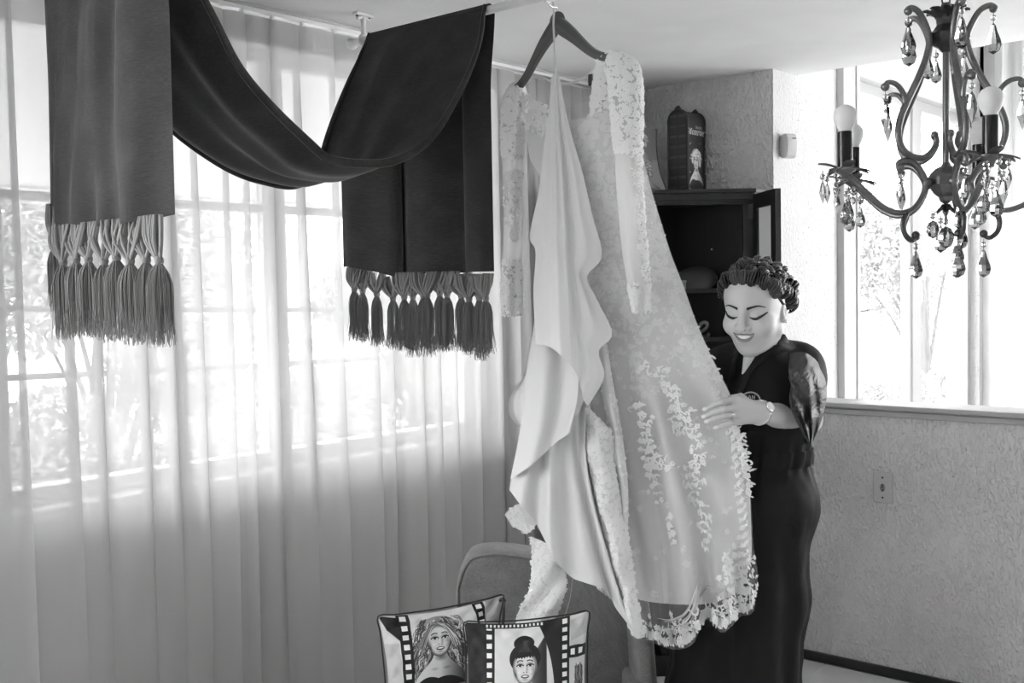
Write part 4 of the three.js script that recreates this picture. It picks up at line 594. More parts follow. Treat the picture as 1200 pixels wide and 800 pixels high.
  const box1 = thing('display_case', 'tall dark arched case with a blonde woman print on top of the cabinet', 'case', [xf - Dp / 2, top, zc]);
  // profile in (x, y): straight sides with a rounded top; run along z
  const prof2 = (inset) => { const p = [], r = Dp / 2 - inset; for (let i = 0; i <= 8; i++) p.push([r, i / 8 * (hh - Dp / 2)]); for (let i = 1; i < 24; i++) { const a = i / 24 * PI; p.push([r * Math.cos(a), hh - Dp / 2 + r * Math.sin(a)]); } for (let i = 8; i >= 0; i--) p.push([-r, i / 8 * (hh - Dp / 2)]); return p; };
  const pr = prof2(0.003), wrap = sheet(20, pr.length - 1, (u, v) => { const [x, y] = pr[Math.round(v * (pr.length - 1))]; return V(xf - Dp / 2 + x, top + y, zc + W / 2 - 0.003 - u * (W - 0.006)); });
  const uv = wrap.attributes.uv, pos = wrap.attributes.position; for (let i = 0; i < uv.count; i++) { const front = pos.getX(i) > xf - Dp / 2; uv.setY(i, front ? clamp((pos.getY(i) - top) / hh, 0, 1) : 0.97); }
  part('printed_front', wrap, new THREE.MeshStandardMaterial({ map: tf, roughness: 0.45, side: THREE.DoubleSide }), box1);
  for (const z of [zc + W / 2, zc - W / 2]) {
    const sh = new THREE.Shape(prof2(0.001).map(([x, y]) => new THREE.Vector2(x, y))), g = new THREE.ExtrudeGeometry(sh, { depth: 0.003, bevelEnabled: false }); g.translate(xf - Dp / 2, top, z - 0.0015);
    const u = g.attributes.uv, p = g.attributes.position; for (let i = 0; i < u.count; i++) u.setXY(i, (p.getX(i) - xf + Dp) / Dp, (p.getY(i) - top) / hh);
    const e = part('end_panel', g, new THREE.MeshStandardMaterial({ map: tsd, roughness: 0.5, side: THREE.DoubleSide }), box1);
    part('trim_band', tube(prof2(0).map(([x, y]) => V(xf - Dp / 2 + x, top + Math.max(0.002, y), z)), 0.0042, 6, 90), std(0.05, 0.4), e);
    const studs = []; for (const q of [0.02, 0.09, 0.15, 0.21, 0.27]) studs.push(new THREE.SphereGeometry(0.0036, 8, 6).translate(xf + 0.004, top + q, z - Math.sign(z - zc) * 0.006)); part('stud', merge(studs), M.chrome, e, { kind: 'stuff' });
    part('clasp', merge([box(xf - Dp / 2 - 0.014, top + hh - 0.002, z - 0.006, xf - Dp / 2 + 0.014, top + hh + 0.008, z + 0.006, 0.002), rod(V(xf - Dp / 2 - 0.008, top + hh + 0.009, z), V(xf - Dp / 2 + 0.008, top + hh + 0.013, z), 0.004)]), M.dark, e);
  }
  // curved printed card leaning beside it
  const pc = document.createElement('canvas'); pc.width = 256; pc.height = 512; const k3 = pc.getContext('2d'); k3.fillStyle = '#8f8f8f'; k3.fillRect(0, 0, 256, 512); k3.fillStyle = '#777'; k3.fillRect(150, 0, 106, 260);
  portrait(k3, 110, 120, 66, { hair: '#c9c9c9', shade: '#6a6a6a', skin: '#b9b9b9', style: 'short', turn: 0.3, shoulders: true, dress: '#9b9b9b' }); portrait(k3, 120, 360, 70, { hair: '#b4b4b4', shade: '#4a4a4a', skin: '#d0d0d0', style: 'short', turn: -0.1, shoulders: true, dress: '#2b2b2b' });
  const tp = new THREE.CanvasTexture(pc); tp.colorSpace = THREE.SRGBColorSpace;
  const card = patch([[735, 148, 4.72], [752, 149, 4.71], [769, 151, 4.7]], [[738, 222, 4.62], [760, 222, 4.615], [781, 222, 4.61]], [[735, 148, 4.72], [735, 190, 4.69], [738, 222, 4.62]], [[769, 151, 4.7], [769.5, 175, 4.69], [773, 200, 4.66], [781, 222, 4.61]], 20, 24, (u) => -0.01 * Math.sin(PI * u)), cg = card.geo, u3 = cg.attributes.uv;
  for (let i = 0; i < u3.count; i++) u3.setY(i, 1 - u3.getY(i));
  const cb = atDepth(760, 222, 4.61), cardT = thing('print_card', 'curved printed card with a smiling blonde woman leaning on the cabinet top', 'print', [cb.x, top, cb.z]);
  part('printed_face', cg, new THREE.MeshStandardMaterial({ map: tp, roughness: 0.5, side: THREE.DoubleSide }), cardT);
  part('card_edge', tube(Array.from({ length: 20 }, (_, i) => card.at(1, i / 19)), 0.0022, 6, 40), M.dark, cardT);

  // movement sensor on the white return wall
  const sp = V(STAIR, 2.245, -4.30), sn = thing('motion_sensor', 'small white motion sensor on the speckled white wall by the corner', 'sensor', [STAIR, sp.y, sp.z]);
  const sb = new RoundedBoxGeometry(0.046, 0.104, 0.072, 4, 0.018); sb.rotateY(-0.5); sb.translate(STAIR + 0.034, sp.y, sp.z + 0.002); part('housing', sb, M.plastic, sn);
  part('bracket', box(STAIR, sp.y - 0.03, sp.z - 0.02, STAIR + 0.02, sp.y + 0.03, sp.z + 0.02, 0.004), M.plastic, sn);
  const ln = sheet(12, 8, (u, v) => { const a = lerp(-0.62, 0.62, u); return V(0.0235 + 0.004 * Math.cos(a), lerp(0.022, -0.026, v), 0.04 * Math.sin(a)); }, 1, 1); ln.rotateY(-0.5); ln.translate(STAIR + 0.034, sp.y, sp.z + 0.002); part('lens', ln, std(0.5, 0.3), sn);
  const slot = new THREE.BoxGeometry(0.003, 0.003, 0.02); slot.translate(0.0235, 0.03, -0.012); slot.rotateY(-0.5); slot.translate(STAIR + 0.034, sp.y, sp.z + 0.002); part('slot', slot, M.dark, sn);
  // wall socket on the parapet
  const o = V(-1.757, 0.80, PARAPET), so = thing('wall_socket', 'white wall socket plate on the rough parapet wall', 'socket', [o.x, o.y, o.z]);
  const plate = new RoundedBoxGeometry(0.084, 0.132, 0.012, 3, 0.005); plate.translate(o.x, o.y, o.z + 0.006); part('cover_plate', plate, M.plastic, so);
  const oval = new THREE.CylinderGeometry(0.011, 0.011, 0.004, 24); oval.rotateX(PI / 2); oval.scale(1, 1.6, 1); oval.translate(o.x, o.y, o.z + 0.0125); part('outlet', oval, std(0.22, 0.5), so);
  for (const dy of [-0.01, 0, 0.01]) part('pin_hole', new THREE.CylinderGeometry(0.0035, 0.0035, 0.003, 12).rotateX(PI / 2).translate(o.x + (dy ? 0.001 : -0.001), o.y + dy, o.z + 0.0145), M.dark, so);
  for (const dy of [-0.042, 0.042]) part('screw', new THREE.CylinderGeometry(0.0042, 0.0042, 0.003, 12).rotateX(PI / 2).translate(o.x, o.y + dy, o.z + 0.012), M.dark, so);
}
// ---------- crystal chandelier ----------
M.iron = std(0.09, 0.3, { metalness: 0.75, map: repeat(T.cloth, 3) });
M.bronze = std(0.2, 0.32, { metalness: 0.8, map: repeat(T.cloth, 4) });
M.crystal = phys(0.93, 0.02, { transmission: 1, thickness: 0.02, ior: 1.55, attenuationColor: grey(0.4), attenuationDistance: 0.03, side: THREE.FrontSide });
M.bulb = phys(0.72, 0.5, { transmission: 0.25, thickness: 0, specularIntensity: 0.4 });
{
  const C = atDepth(1108.5, 212, 2.3), toCam = camera.position.clone().sub(C).setY(0).normalize(), right = V(-toCam.z, 0, toCam.x).negate();
  if (right.dot(V(CY, 0, -SY)) < 0) right.negate();
  const t = thing('chandelier', 'dark scrolled metal chandelier with globe bulbs and hanging crystal drops', 'chandelier', [C.x, C.y, C.z]);
  const K = 0.00221, KH = 0.00176, rh = (px, py) => [(1108.5 - px) * K, (212 - py) * KH];
  // a frame turned about the centre: 0 degrees towards the camera, positive to the right
  const at = (deg) => { const a = deg * PI / 180, d = toCam.clone().multiplyScalar(Math.cos(a)).addScaledVector(right, Math.sin(a)), s = V(-d.z, 0, d.x); return (r, h, k = 0) => V(C.x + d.x * r + s.x * k, C.y + h, C.z + d.z * r + s.z * k); };
  part('central_rod', rod(V(C.x, C.y + 0.02, C.z), V(C.x, C.y + 0.3, C.z), 0.0068, 16), M.bronze, t);
  const hubP = [[0, 190], [4, 190], [6, 194], [13, 197], [19, 203], [21, 206], [21, 217], [19, 220], [14, 227], [9, 231], [7, 236], [3, 239], [0, 243]].map(([r, y]) => [r * 0.0018, (212 - y) * KH]).reverse();
  const hub = part('hub', toCreasedNormals(lathe(hubP, 8, C.x, C.y, C.z), 0.5), M.bronze, t);
  part('finial', lathe([[0, -0.095], [0.004, -0.088], [0.0025, -0.075], [0.007, -0.066], [0.004, -0.055]], 12, C.x, C.y, C.z), M.bronze, hub);
  const crownP = [[0, 60], [5, 58], [9, 53], [17, 48], [21, 41], [20, 36], [15, 32], [11, 26], [12, 18], [8, 8], [5, 0]].map(([r, y]) => [r * 0.0018, (212 - y) * KH]);
  const crown = part('crown', toCreasedNormals(lathe(crownP, 8, C.x, C.y, C.z), 0.5), M.iron, t);
  const leaf = (f, r0, h0, len, wid, rise, curl) => sheet(6, 10, (u, v) => { const k = (u - 0.5) * wid * Math.sin(PI * (0.15 + 0.85 * v)) * (1 + 0.25 * Math.sin(v * 18)), r = r0 + len * v, h = h0 + rise * v - curl * v * v + 0.3 * Math.abs(u - 0.5) * wid; return f(r, h, k); }, 0.1, 0.1);
  for (let i = 0; i < 8; i++) part('crown_leaf', leaf(at(i * 45 + 10), 0.012, 0.33, 0.036, 0.034, 0.055, 0.03), M.iron, crown);
  for (let i = 0; i < 8; i++) part('hub_leaf', leaf(at(i * 45), 0.006, -0.05, 0.02, 0.014, -0.03, -0.01), M.iron, hub);
  // chain up to the ceiling rose
  const y0 = C.y + 0.37; let odd = 0;
  for (let y = y0; y < H - 0.05; y += 0.026) { const g = new THREE.TorusGeometry(0.012, 0.0026, 8, 20); g.scale(0.7, 1.25, 1); if (odd++ % 2) g.rotateY(PI / 2); g.translate(C.x, y + 0.012, C.z); part('chain_link', g, M.iron, t); }
  part('ceiling_rose', lathe([[0, -0.03], [0.02, -0.028], [0.045, -0.014], [0.055, 0], [0, 0]], 28, C.x, H, C.z), M.bronze, t);
  // a faceted drop below a point: little bead, then a pear, a spear or a ball
  function drop(p, kind, s, parent) {
    const P = { pear: [[0, 0], [0.1, -0.12], [0.16, -0.35], [0.3, -0.68], [0.34, -0.86], [0.26, -1.08], [0, -1.22]], spear: [[0, 0], [0.12, -0.16], [0.22, -0.5], [0.24, -0.72], [0, -1.35]], ball: [[0, 0], [0.24, -0.1], [0.4, -0.38], [0.4, -0.56], [0.24, -0.86], [0, -0.96]] }[kind];
    const len = s * 1.22, g = new THREE.LatheGeometry(P.map(([r, h]) => new THREE.Vector2(Math.max(0.0001, r * len * 0.72), h * len * 0.8)).reverse(), 8).toNonIndexed(); g.computeVertexNormals(); g.translate(p.x, p.y - 0.022, p.z);
    const o = part('crystal_drop', g, M.crystal, parent);
    const b = new THREE.IcosahedronGeometry(0.0062, 1); b.scale(1, 1, 0.7); b.translate(p.x, p.y - 0.012, p.z); const wire = rod(p, p.clone().add(V(0, -0.024, 0)), 0.0007, 5);
    if (!parent.isMesh) { part('bead', b, M.crystal, o); part('wire', wire, M.iron, o); }
    return o;
  }
  const smooth = (l, f) => l.map(([x, y]) => { const [r, h] = rh(x, y); return f(r, h); });
  const bulbG = (p, s) => lathe([[0, -0.02], [0.011, -0.02], [0.0125, -0.012], [0.0185, -0.001], [0.0222, 0.009], [0.023, 0.016], [0.0212, 0.026], [0.0165, 0.033], [0.008, 0.038], [0, 0.039]].map(([r, h]) => [r * s, h * s]), 28, p.x, p.y, p.z);
  for (const deg of [-53, 19, 91, 163, 235]) {
    const f = at(deg);
    const arm = part('arm', tube(smooth([[1057, 197], [1056, 192], [1061, 189], [1070, 190], [1080, 200], [1086, 216], [1082, 232], [1071, 246], [1055, 250], [1038, 243], [1022, 228], [1009, 214], [1001, 206]], f), (k) => 0.0062 + 0.001 * Math.sin(k * 9), 12, 80), M.bronze, t);
    part('curl_ball', new THREE.SphereGeometry(0.0088, 14, 10).translate(...f(...rh(1058, 197)).toArray()), M.bronze, arm);
    part('hub_joint', new THREE.SphereGeometry(0.011, 14, 10).translate(...f(...rh(1088, 214)).toArray()), M.bronze, arm);
    const lower = part('lower_scroll', tube(smooth([[1065, 250], [1061, 263], [1063, 275], [1070, 282], [1077, 277]], f), (k) => 0.0062 - 0.002 * k, 10, 40), M.iron, t);
    part('curl_ball', new THREE.SphereGeometry(0.0085, 14, 10).translate(...f(...rh(1075, 277)).toArray()), M.iron, lower);
    const upper = part('upper_scroll', tube(smooth([[1066, 11], [1069, 8], [1077, 11], [1085, 25], [1090, 44], [1087, 64], [1078, 90], [1066, 118], [1058, 140], [1056, 158], [1060, 174], [1070, 183], [1082, 185], [1092, 178], [1098, 166], [1096, 156]], f), (k) => 0.0062 + 0.0012 * Math.sin(PI * k), 12, 100), M.bronze, t);
    part('curl_ball', new THREE.SphereGeometry(0.009, 14, 10).translate(...f(...rh(1067, 12)).toArray()), M.bronze, upper); part('curl_ball', new THREE.SphereGeometry(0.008, 14, 10).translate(...f(...rh(1096, 157)).toArray()), M.bronze, upper);
    const side = part('side_scroll', tube(smooth([[1064, 121], [1061, 108], [1053, 98], [1044, 97], [1041, 103]], f), (k) => 0.0062 - 0.0015 * k, 10, 40), M.bronze, t);
    part('curl_ball', new THREE.SphereGeometry(0.0092, 14, 10).translate(...f(...rh(1042, 102)).toArray()), M.bronze, side);
    // candle with its leaf cup and globe bulb
    const [cr, chh] = rh(999, 204), base = f(cr, chh);
    const cup = part('candle_cup', lathe([[0, -0.012], [0.006, -0.012], [0.008, -0.004], [0.02, 0.004], [0.024, 0.01], [0.02, 0.012], [0, 0.01]], 20, base.x, base.y, base.z), M.bronze, t);
    for (let i = 0; i < 7; i++) { const a = i / 7 * 2 * PI; part('cup_leaf', sheet(5, 9, (u, v) => { const r = 0.012 + 0.042 * v, k = (u - 0.5) * 0.026 * Math.sin(PI * (0.2 + 0.8 * v)), h = 0.006 + 0.012 * v - 0.012 * v * v + 0.3 * Math.abs(u - 0.5) * 0.03 + (i % 2 ? 0.012 * v : -0.01 * v); return V(base.x + r * Math.cos(a) - k * Math.sin(a), base.y + h, base.z + r * Math.sin(a) + k * Math.cos(a)); }), M.bronze, cup); }
    part('candle_tube', new THREE.CylinderGeometry(0.0152, 0.0152, 0.074, 24).translate(base.x, base.y + 0.048, base.z), phys(0.03, 0.12, { metalness: 0.9 }), t);
    part('bulb', bulbG(V(base.x, base.y + 0.1, base.z), 1.02), M.bulb, t);
    // crystals
    drop(f(...rh(1058, 200)), 'spear', 0.045, t); drop(f(...rh(1075, 283)), 'pear', 0.05, t); drop(f(...rh(1042, 107)), 'spear', 0.05, t); drop(f(...rh(1067, 16)), 'pear', 0.055, t);
    for (const [k, r, kind, s, dy] of [[0.02, cr + 0.03, 'spear', 0.032, 0.002], [-0.02, cr + 0.034, 'spear', 0.03, 0.004], [0.008, cr - 0.012, 'pear', 0.042, -0.028], [-0.01, cr + 0.004, 'pear', 0.046, -0.032], [0.0, cr - 0.02, 'ball', 0.022, -0.004], [0.012, cr + 0.012, 'ball', 0.02, -0.004]]) drop(f(r, chh + dy, k), kind, s, t);
    drop(f(cr + 0.05, chh + 0.004, 0.004), 'spear', 0.034, t);
  }
  for (const [deg, r, h, kind, s] of [[0, 0.02, -0.075, 'ball', 0.05], [110, 0.03, -0.06, 'pear', 0.055], [70, 0.024, -0.1, 'pear', 0.05], [200, 0.03, -0.07, 'pear', 0.05], [300, 0.03, -0.062, 'ball', 0.04], [40, 0.04, -0.03, 'pear', 0.044]]) drop(at(deg)(r, h), kind, s, t);
  for (const d of [30, 120, 210, 300]) drop(at(d)(0.04, 0.285), 'pear', 0.042, t);
}
// ---------- armchair with two printed cushions ----------
M.uphol = phys(0.34, 0.9, { map: repeat(T.cloth, 3), sheen: 0.8, sheenColor: grey(0.3), sheenRoughness: 0.5, bumpMap: repeat(T.cloth, 9), bumpScale: 0.001 });
function slab(outline, y0, y1, r) { return extrudeFlat(outline, y0, y1, r); }
{
  const c0 = corner(0.1, 3.2, 0), t = thing('armchair', 'grey velvet upholstered armchair with rounded back under the hanging gown', 'armchair', [c0.x, 0, c0.z]);
  const q = (px, d) => (px - 600) / FOCAL * d;
  // back: outline in (a, y), thick along s
  const o = [[530, 900], [531, 760], [529, 700], [531, 684], [537, 668], [545, 656], [556, 651], [575, 649], [600, 651], [630, 656], [665, 666], [695, 677], [718, 692], [735, 712], [746, 736], [751, 765], [752, 900]].map(([x, y]) => { const p = atDepth(x, y, 3.3); return [q(x, 3.3), Math.max(0.3, p.y)]; });
  const sh = new THREE.Shape(new THREE.SplineCurve(o.map(([a, y]) => new THREE.Vector2(a, y))).getPoints(80));
  const bg = new THREE.ExtrudeGeometry(sh, { depth: 0.11, bevelEnabled: true, bevelThickness: 0.03, bevelSize: 0.022, bevelOffset: -0.022, bevelSegments: 5 });
  const m = new THREE.Matrix4().makeBasis(V(CY, 0, -SY), V(0, 1, 0), V(SY, 0, CY)).setPosition(corner(0, 3.42, 0));   // local x right, y up, z to the camera
  moved(bg, m); const back = part('backrest', metricUV(toCreasedNormals(bg, 0.6)), M.uphol, t);
  part('piping', tube(new THREE.SplineCurve(o.slice(1, -1).map(([a, y]) => new THREE.Vector2(a, y))).getPoints(60).map((p) => V(p.x * 0.985 + 0.001, p.y - 0.006, 0.136).applyMatrix4(m)), 0.0045, 6, 160), M.uphol, back);
  // wings that run forward into the arms
  for (const [a0, a1, s] of [[-0.24, -0.17, -1], [0.33, 0.402, 1]]) {
    const wing = sheet(28, 40, (u, v) => { const a = u * 2 * PI, y = lerp(0.32, s > 0 ? 0.775 : 0.66, v), cap = Math.sqrt(Math.max(0, 1 - Math.pow(v, 8))), rx = (a1 - a0) / 2 * cap, rz = (0.09 + 0.05 * (1 - v)) * cap; const sq = (x) => Math.sign(x) * Math.pow(Math.abs(x), 0.6); return corner((a0 + a1) / 2 + rx * sq(Math.cos(a)) + (s > 0 ? 0.02 * (1 - v) : 0), 3.275 - 0.06 * (1 - v) - rz * sq(Math.sin(a)), y); }, 0.3, 0.5);
    part('wing', wing, M.uphol, t);
    const b0 = s < 0 ? a0 - 0.17 : a0 - 0.01, b1 = a1 + (s < 0 ? 0 : 0.012), arm = slab([corner(b0, 3.28, 0), corner(b1, 3.28, 0), corner(b1, 2.74, 0), corner(b0, 2.74, 0)], 0.18, s < 0 ? 0.405 : 0.5, 0.03); part('armrest', arm, M.uphol, t);
  }
  part('seat_base', slab([corner(-0.2, 3.4, 0), corner(0.37, 3.4, 0), corner(0.37, 2.72, 0), corner(-0.2, 2.72, 0)], 0.16, 0.32, 0.02), M.uphol, t);
  part('seat_cushion', slab([corner(-0.15, 3.28, 0), corner(0.315, 3.28, 0), corner(0.315, 2.7, 0), corner(-0.15, 2.7, 0)], 0.32, 0.45, 0.05), M.uphol, t);
  for (const [a, s] of [[-0.17, 3.34], [0.34, 3.34], [-0.17, 2.77], [0.34, 2.77]]) { const p = corner(a, s, 0); part('leg', lathe([[0, 0], [0.014, 0], [0.018, 0.02], [0.026, 0.165], [0, 0.165]], 16, p.x, 0, p.z), M.wenge, t); }
}
// film strips with their sprocket holes, drawn flat
function strip(k, x, y0, y1, w, slant = 0) { k.save(); k.translate(x, y0); k.transform(1, 0, slant, 1, 0, 0); k.fillStyle = '#101010'; k.fillRect(0, 0, w, y1 - y0); k.fillStyle = '#e4e4e4'; for (let y = 6; y < y1 - y0 - 10; y += w * 0.82) k.fillRect(w * 0.25, y, w * 0.5, w * 0.45); k.restore(); }
function stripH(k, x0, x1, y, h) { k.fillStyle = '#101010'; k.fillRect(x0, y, x1 - x0, h); k.fillStyle = '#e4e4e4'; for (let x = x0 + 6; x < x1 - 12; x += h * 0.8) k.fillRect(x, y + h * 0.25, h * 0.42, h * 0.5); }
function cushion(name, label, corners, bulge, draw, seed) {
  const cv = document.createElement('canvas'); cv.width = cv.height = 512; const k = cv.getContext('2d'); draw(k); const tx = new THREE.CanvasTexture(cv); tx.colorSpace = THREE.SRGBColorSpace;
  const [tl, tr, br, bl] = corners.map((a) => atDepth(...a)), across = tr.clone().sub(tl), down = bl.clone().sub(tl), n = V(0, 0, 0).crossVectors(down, across).normalize(); if (n.dot(tl.clone().sub(camera.position)) > 0) n.negate();
  const r = rng(seed), ph = [r() * 6, r() * 6, r() * 6];
  const side = (s) => sheet(48, 48, (u, v) => {
    const su = Math.sin(PI * u), sv = Math.sin(PI * v), pu = u + 0.045 * (0.5 - u) * 2 * sv * (1 - su), pv = v + 0.045 * (0.5 - v) * 2 * su * (1 - sv);
    const p = tl.clone().multiplyScalar((1 - pu) * (1 - pv)).addScaledVector(tr, pu * (1 - pv)).addScaledVector(br, pu * pv).addScaledVector(bl, (1 - pu) * pv);
    const rim = Math.min(u, v, 1 - u, 1 - v), wr = 0.007 * Math.exp(-rim * 9) * (Math.sin((u + v) * 34 + ph[0]) + Math.sin((u - v) * 41 + ph[1])) * Math.min(1, rim * 20);
    return p.addScaledVector(n, s * bulge * Math.pow(su * sv, 0.55) + wr);
  });
  const p0 = atDepth(...corners[2]), t = thing(name, label, 'cushion', [p0.x, p0.y, p0.z]);
  const g = side(1), uv = g.attributes.uv; for (let i = 0; i < uv.count; i++) uv.setY(i, 1 - uv.getY(i));
  part('printed_front', g, new THREE.MeshStandardMaterial({ map: tx, roughness: 0.75, side: THREE.DoubleSide }), t);
  part('plain_back', side(-1), std(0.5, 0.85), t);
  const seam = []; for (const [a, b] of [[tl, tr], [tr, br], [br, bl], [bl, tl]]) for (let i = 0; i < 8; i++) { const w = i / 8, c = tl.clone().add(br).multiplyScalar(0.5); seam.push(a.clone().lerp(b, w).lerp(c, 0.045 * Math.sin(PI * w))); }
  part('seam', tube(seam, 0.0022, 6, 120, true), M.dark, t);
  return { t, n };
}
{
  const A = cushion('cushion', 'printed cushion with a long-haired woman and film strips, left one on the armchair', [[443, 722, 2.98], [590, 697, 3.1], [578, 836, 3.07], [453, 864, 2.95]], 0.065, (k) => {
    k.fillStyle = '#cfcfcf'; k.fillRect(0, 0, 512, 512); k.fillStyle = '#161616'; k.beginPath(); k.moveTo(0, 0); k.lineTo(70, 10); k.lineTo(66, 110); k.lineTo(20, 60); k.fill(); k.fillStyle = '#bdbdbd'; k.fillRect(0, 120, 62, 400);
    k.fillStyle = '#1b1b1b'; k.fillRect(0, 330, 60, 180); k.fillStyle = '#8d8d8d'; k.fillRect(118, 250, 300, 262); k.fillStyle = '#d6d6d6'; k.fillRect(118, 0, 280, 250);
    portrait(k, 226, 122, 80, { hair: '#8c8c8c', shade: '#3a3a3a', light: '#dedede', skin: '#d2d2d2', style: 'long', turn: 0.1, shoulders: true, dress: '#1d1d1d', seed: 5 });
    strip(k, 66, 0, 512, 50); strip(k, 378, 0, 130, 44, 0.2); k.fillStyle = '#a9a9a9'; k.fillRect(432, 0, 80, 512); k.fillStyle = '#c6c6c6'; k.beginPath(); k.moveTo(440, 60); k.lineTo(512, 0); k.lineTo(512, 70); k.lineTo(430, 140); k.fill();
  }, 1);
  const tagP = atDepth(590, 706, 3.08), tg = part('label_tab', merge([tube([tagP.clone(), tagP.clone().add(V(0.004, -0.02, 0.004)), tagP.clone().add(V(0.006, -0.06, 0.01))], 0.004, 6), tube([tagP.clone().add(V(-0.008, 0.006, 0.006)), tagP.clone().add(V(0, 0.012, 0.006)), tagP.clone().add(V(0.01, 0.006, 0.004))], 0.005, 6)]), M.dark, A.t);
  cushion('cushion', 'printed cushion with a dark-haired woman wearing a high bun, right one on the armchair', [[544, 729, 2.86], [690, 716, 2.86], [693, 872, 2.82], [541, 880, 2.82]], 0.07, (k) => {
    k.fillStyle = '#d2d2d2'; k.fillRect(0, 0, 512, 512); const g = k.createLinearGradient(300, 0, 420, 0); k.fillStyle = '#1a1a1a'; k.fillRect(0, 0, 84, 512);
    k.fillStyle = '#191919'; k.beginPath(); k.moveTo(300, 0); k.lineTo(400, 0); k.lineTo(400, 512); k.lineTo(330, 512); k.quadraticCurveTo(420, 260, 300, 0); k.fill();
    for (let i = 0; i < 40; i++) { k.fillStyle = `rgba(25,25,25,${0.5 - i * 0.012})`; k.fillRect(330 - i * 2, 60 + i * 3, 8, 452); }
    portrait(k, 250, 178, 74, { hair: '#161616', shade: '#5a5a5a', skin: '#d8d8d8', style: 'bun', turn: 0.0, shoulders: true, dress: '#141414' });
    strip(k, 80, 0, 512, 46); stripH(k, 84, 330, 0, 20); strip(k, 392, 0, 512, 42); k.fillStyle = '#c4c4c4'; k.fillRect(434, 0, 78, 512); stripH(k, 434, 512, 118, 46); k.fillStyle = '#b0b0b0'; k.beginPath(); k.moveTo(434, 20); k.lineTo(512, 0); k.lineTo(512, 80); k.lineTo(440, 100); k.fill();
    const q = rng(8); for (let i = 0; i < 60; i++) { k.strokeStyle = q() < 0.5 ? '#3a3a3a' : '#777'; k.lineWidth = 5; k.beginPath(); const x = 460 + 40 * q(), y = 190 + 110 * q(); k.moveTo(x, y); k.quadraticCurveTo(x + 14 * (q() - 0.5), y + 16, x + 10 * (q() - 0.5), y + 34); k.stroke(); }
  }, 2);
}
// ---------- the woman in the black robe ----------
// surface of a distance field by surface nets
function fieldMesh(f, lo, hi, cell) {
  const n = [0, 1, 2].map((k) => Math.ceil((hi[k] - lo[k]) / cell) + 1), [nx, ny, nz] = n, val = new Float32Array(nx * ny * nz), at = (i, j, k) => i + nx * (j + ny * k);
  for (let k = 0; k < nz; k++) for (let j = 0; j < ny; j++) for (let i = 0; i < nx; i++) val[at(i, j, k)] = f(lo[0] + i * cell, lo[1] + j * cell, lo[2] + k * cell);
  const id = new Int32Array(nx * ny * nz).fill(-1), pos = [], idx = [];
  for (let k = 0; k < nz - 1; k++) for (let j = 0; j < ny - 1; j++) for (let i = 0; i < nx - 1; i++) {
    let cx = 0, cy = 0, cz = 0, c = 0; const v = []; for (let q = 0; q < 8; q++) v.push(val[at(i + (q & 1), j + ((q >> 1) & 1), k + (q >> 2))]);
    for (let q = 0; q < 8; q++) for (const b of [1, 2, 4]) { const w = q | b; if (w === q || (v[q] < 0) === (v[w] < 0)) continue; const t = v[q] / (v[q] - v[w]); cx += (q & 1) + (b === 1 ? t : 0); cy += ((q >> 1) & 1) + (b === 2 ? t : 0); cz += (q >> 2) + (b === 4 ? t : 0); c++; }
    if (!c) continue; id[at(i, j, k)] = pos.length / 3; pos.push(lo[0] + (i + cx / c) * cell, lo[1] + (j + cy / c) * cell, lo[2] + (k + cz / c) * cell);
  }
  const quad = (a, b, c, d, flip) => { if (a < 0 || b < 0 || c < 0 || d < 0) return; flip ? idx.push(a, c, b, a, d, c) : idx.push(a, b, c, a, c, d); };
  for (let k = 1; k < nz - 1; k++) for (let j = 1; j < ny - 1; j++) for (let i = 1; i < nx - 1; i++) {
    const s = val[at(i, j, k)] < 0;
    if (s !== val[at(i + 1, j, k)] < 0) quad(id[at(i, j - 1, k - 1)], id[at(i, j, k - 1)], id[at(i, j, k)], id[at(i, j - 1, k)], !s);
    if (s !== val[at(i, j + 1, k)] < 0) quad(id[at(i - 1, j, k - 1)], id[at(i - 1, j, k)], id[at(i, j, k)], id[at(i, j, k - 1)], !s);
    if (s !== val[at(i, j, k + 1)] < 0) quad(id[at(i - 1, j - 1, k)], id[at(i, j - 1, k)], id[at(i, j, k)], id[at(i - 1, j, k)], !s);
  }
  const nor = new Float32Array(pos.length), e = cell * 0.5;
  for (let i = 0; i < pos.length; i += 3) { const [x, y, z] = [pos[i], pos[i + 1], pos[i + 2]]; const a = f(x + e, y, z) - f(x - e, y, z), b = f(x, y + e, z) - f(x, y - e, z), c = f(x, y, z + e) - f(x, y, z - e), l = Math.hypot(a, b, c) || 1; nor[i] = a / l; nor[i + 1] = b / l; nor[i + 2] = c / l; }
  const g = new THREE.BufferGeometry(); g.setAttribute('position', new THREE.Float32BufferAttribute(pos, 3)); g.setAttribute('normal', new THREE.BufferAttribute(nor, 3)); g.setAttribute('uv', new THREE.Float32BufferAttribute(new Float32Array(pos.length / 3 * 2), 2)); g.setIndex(idx);
  return metricUV(g);
}
const smin = (a, b, k) => { const h = Math.max(k - Math.abs(a - b), 0) / k; return Math.min(a, b) - h * h * k * 0.25; };
const smax = (a, b, k) => -smin(-a, -b, k);
const bone = (a, b, ra, rb) => { const dx = b.x - a.x, dy = b.y - a.y, dz = b.z - a.z, L = dx * dx + dy * dy + dz * dz || 1e-9; return (x, y, z) => { const px = x - a.x, py = y - a.y, pz = z - a.z, t = clamp((px * dx + py * dy + pz * dz) / L, 0, 1); return Math.hypot(px - dx * t, py - dy * t, pz - dz * t) - (ra + (rb - ra) * t); }; };
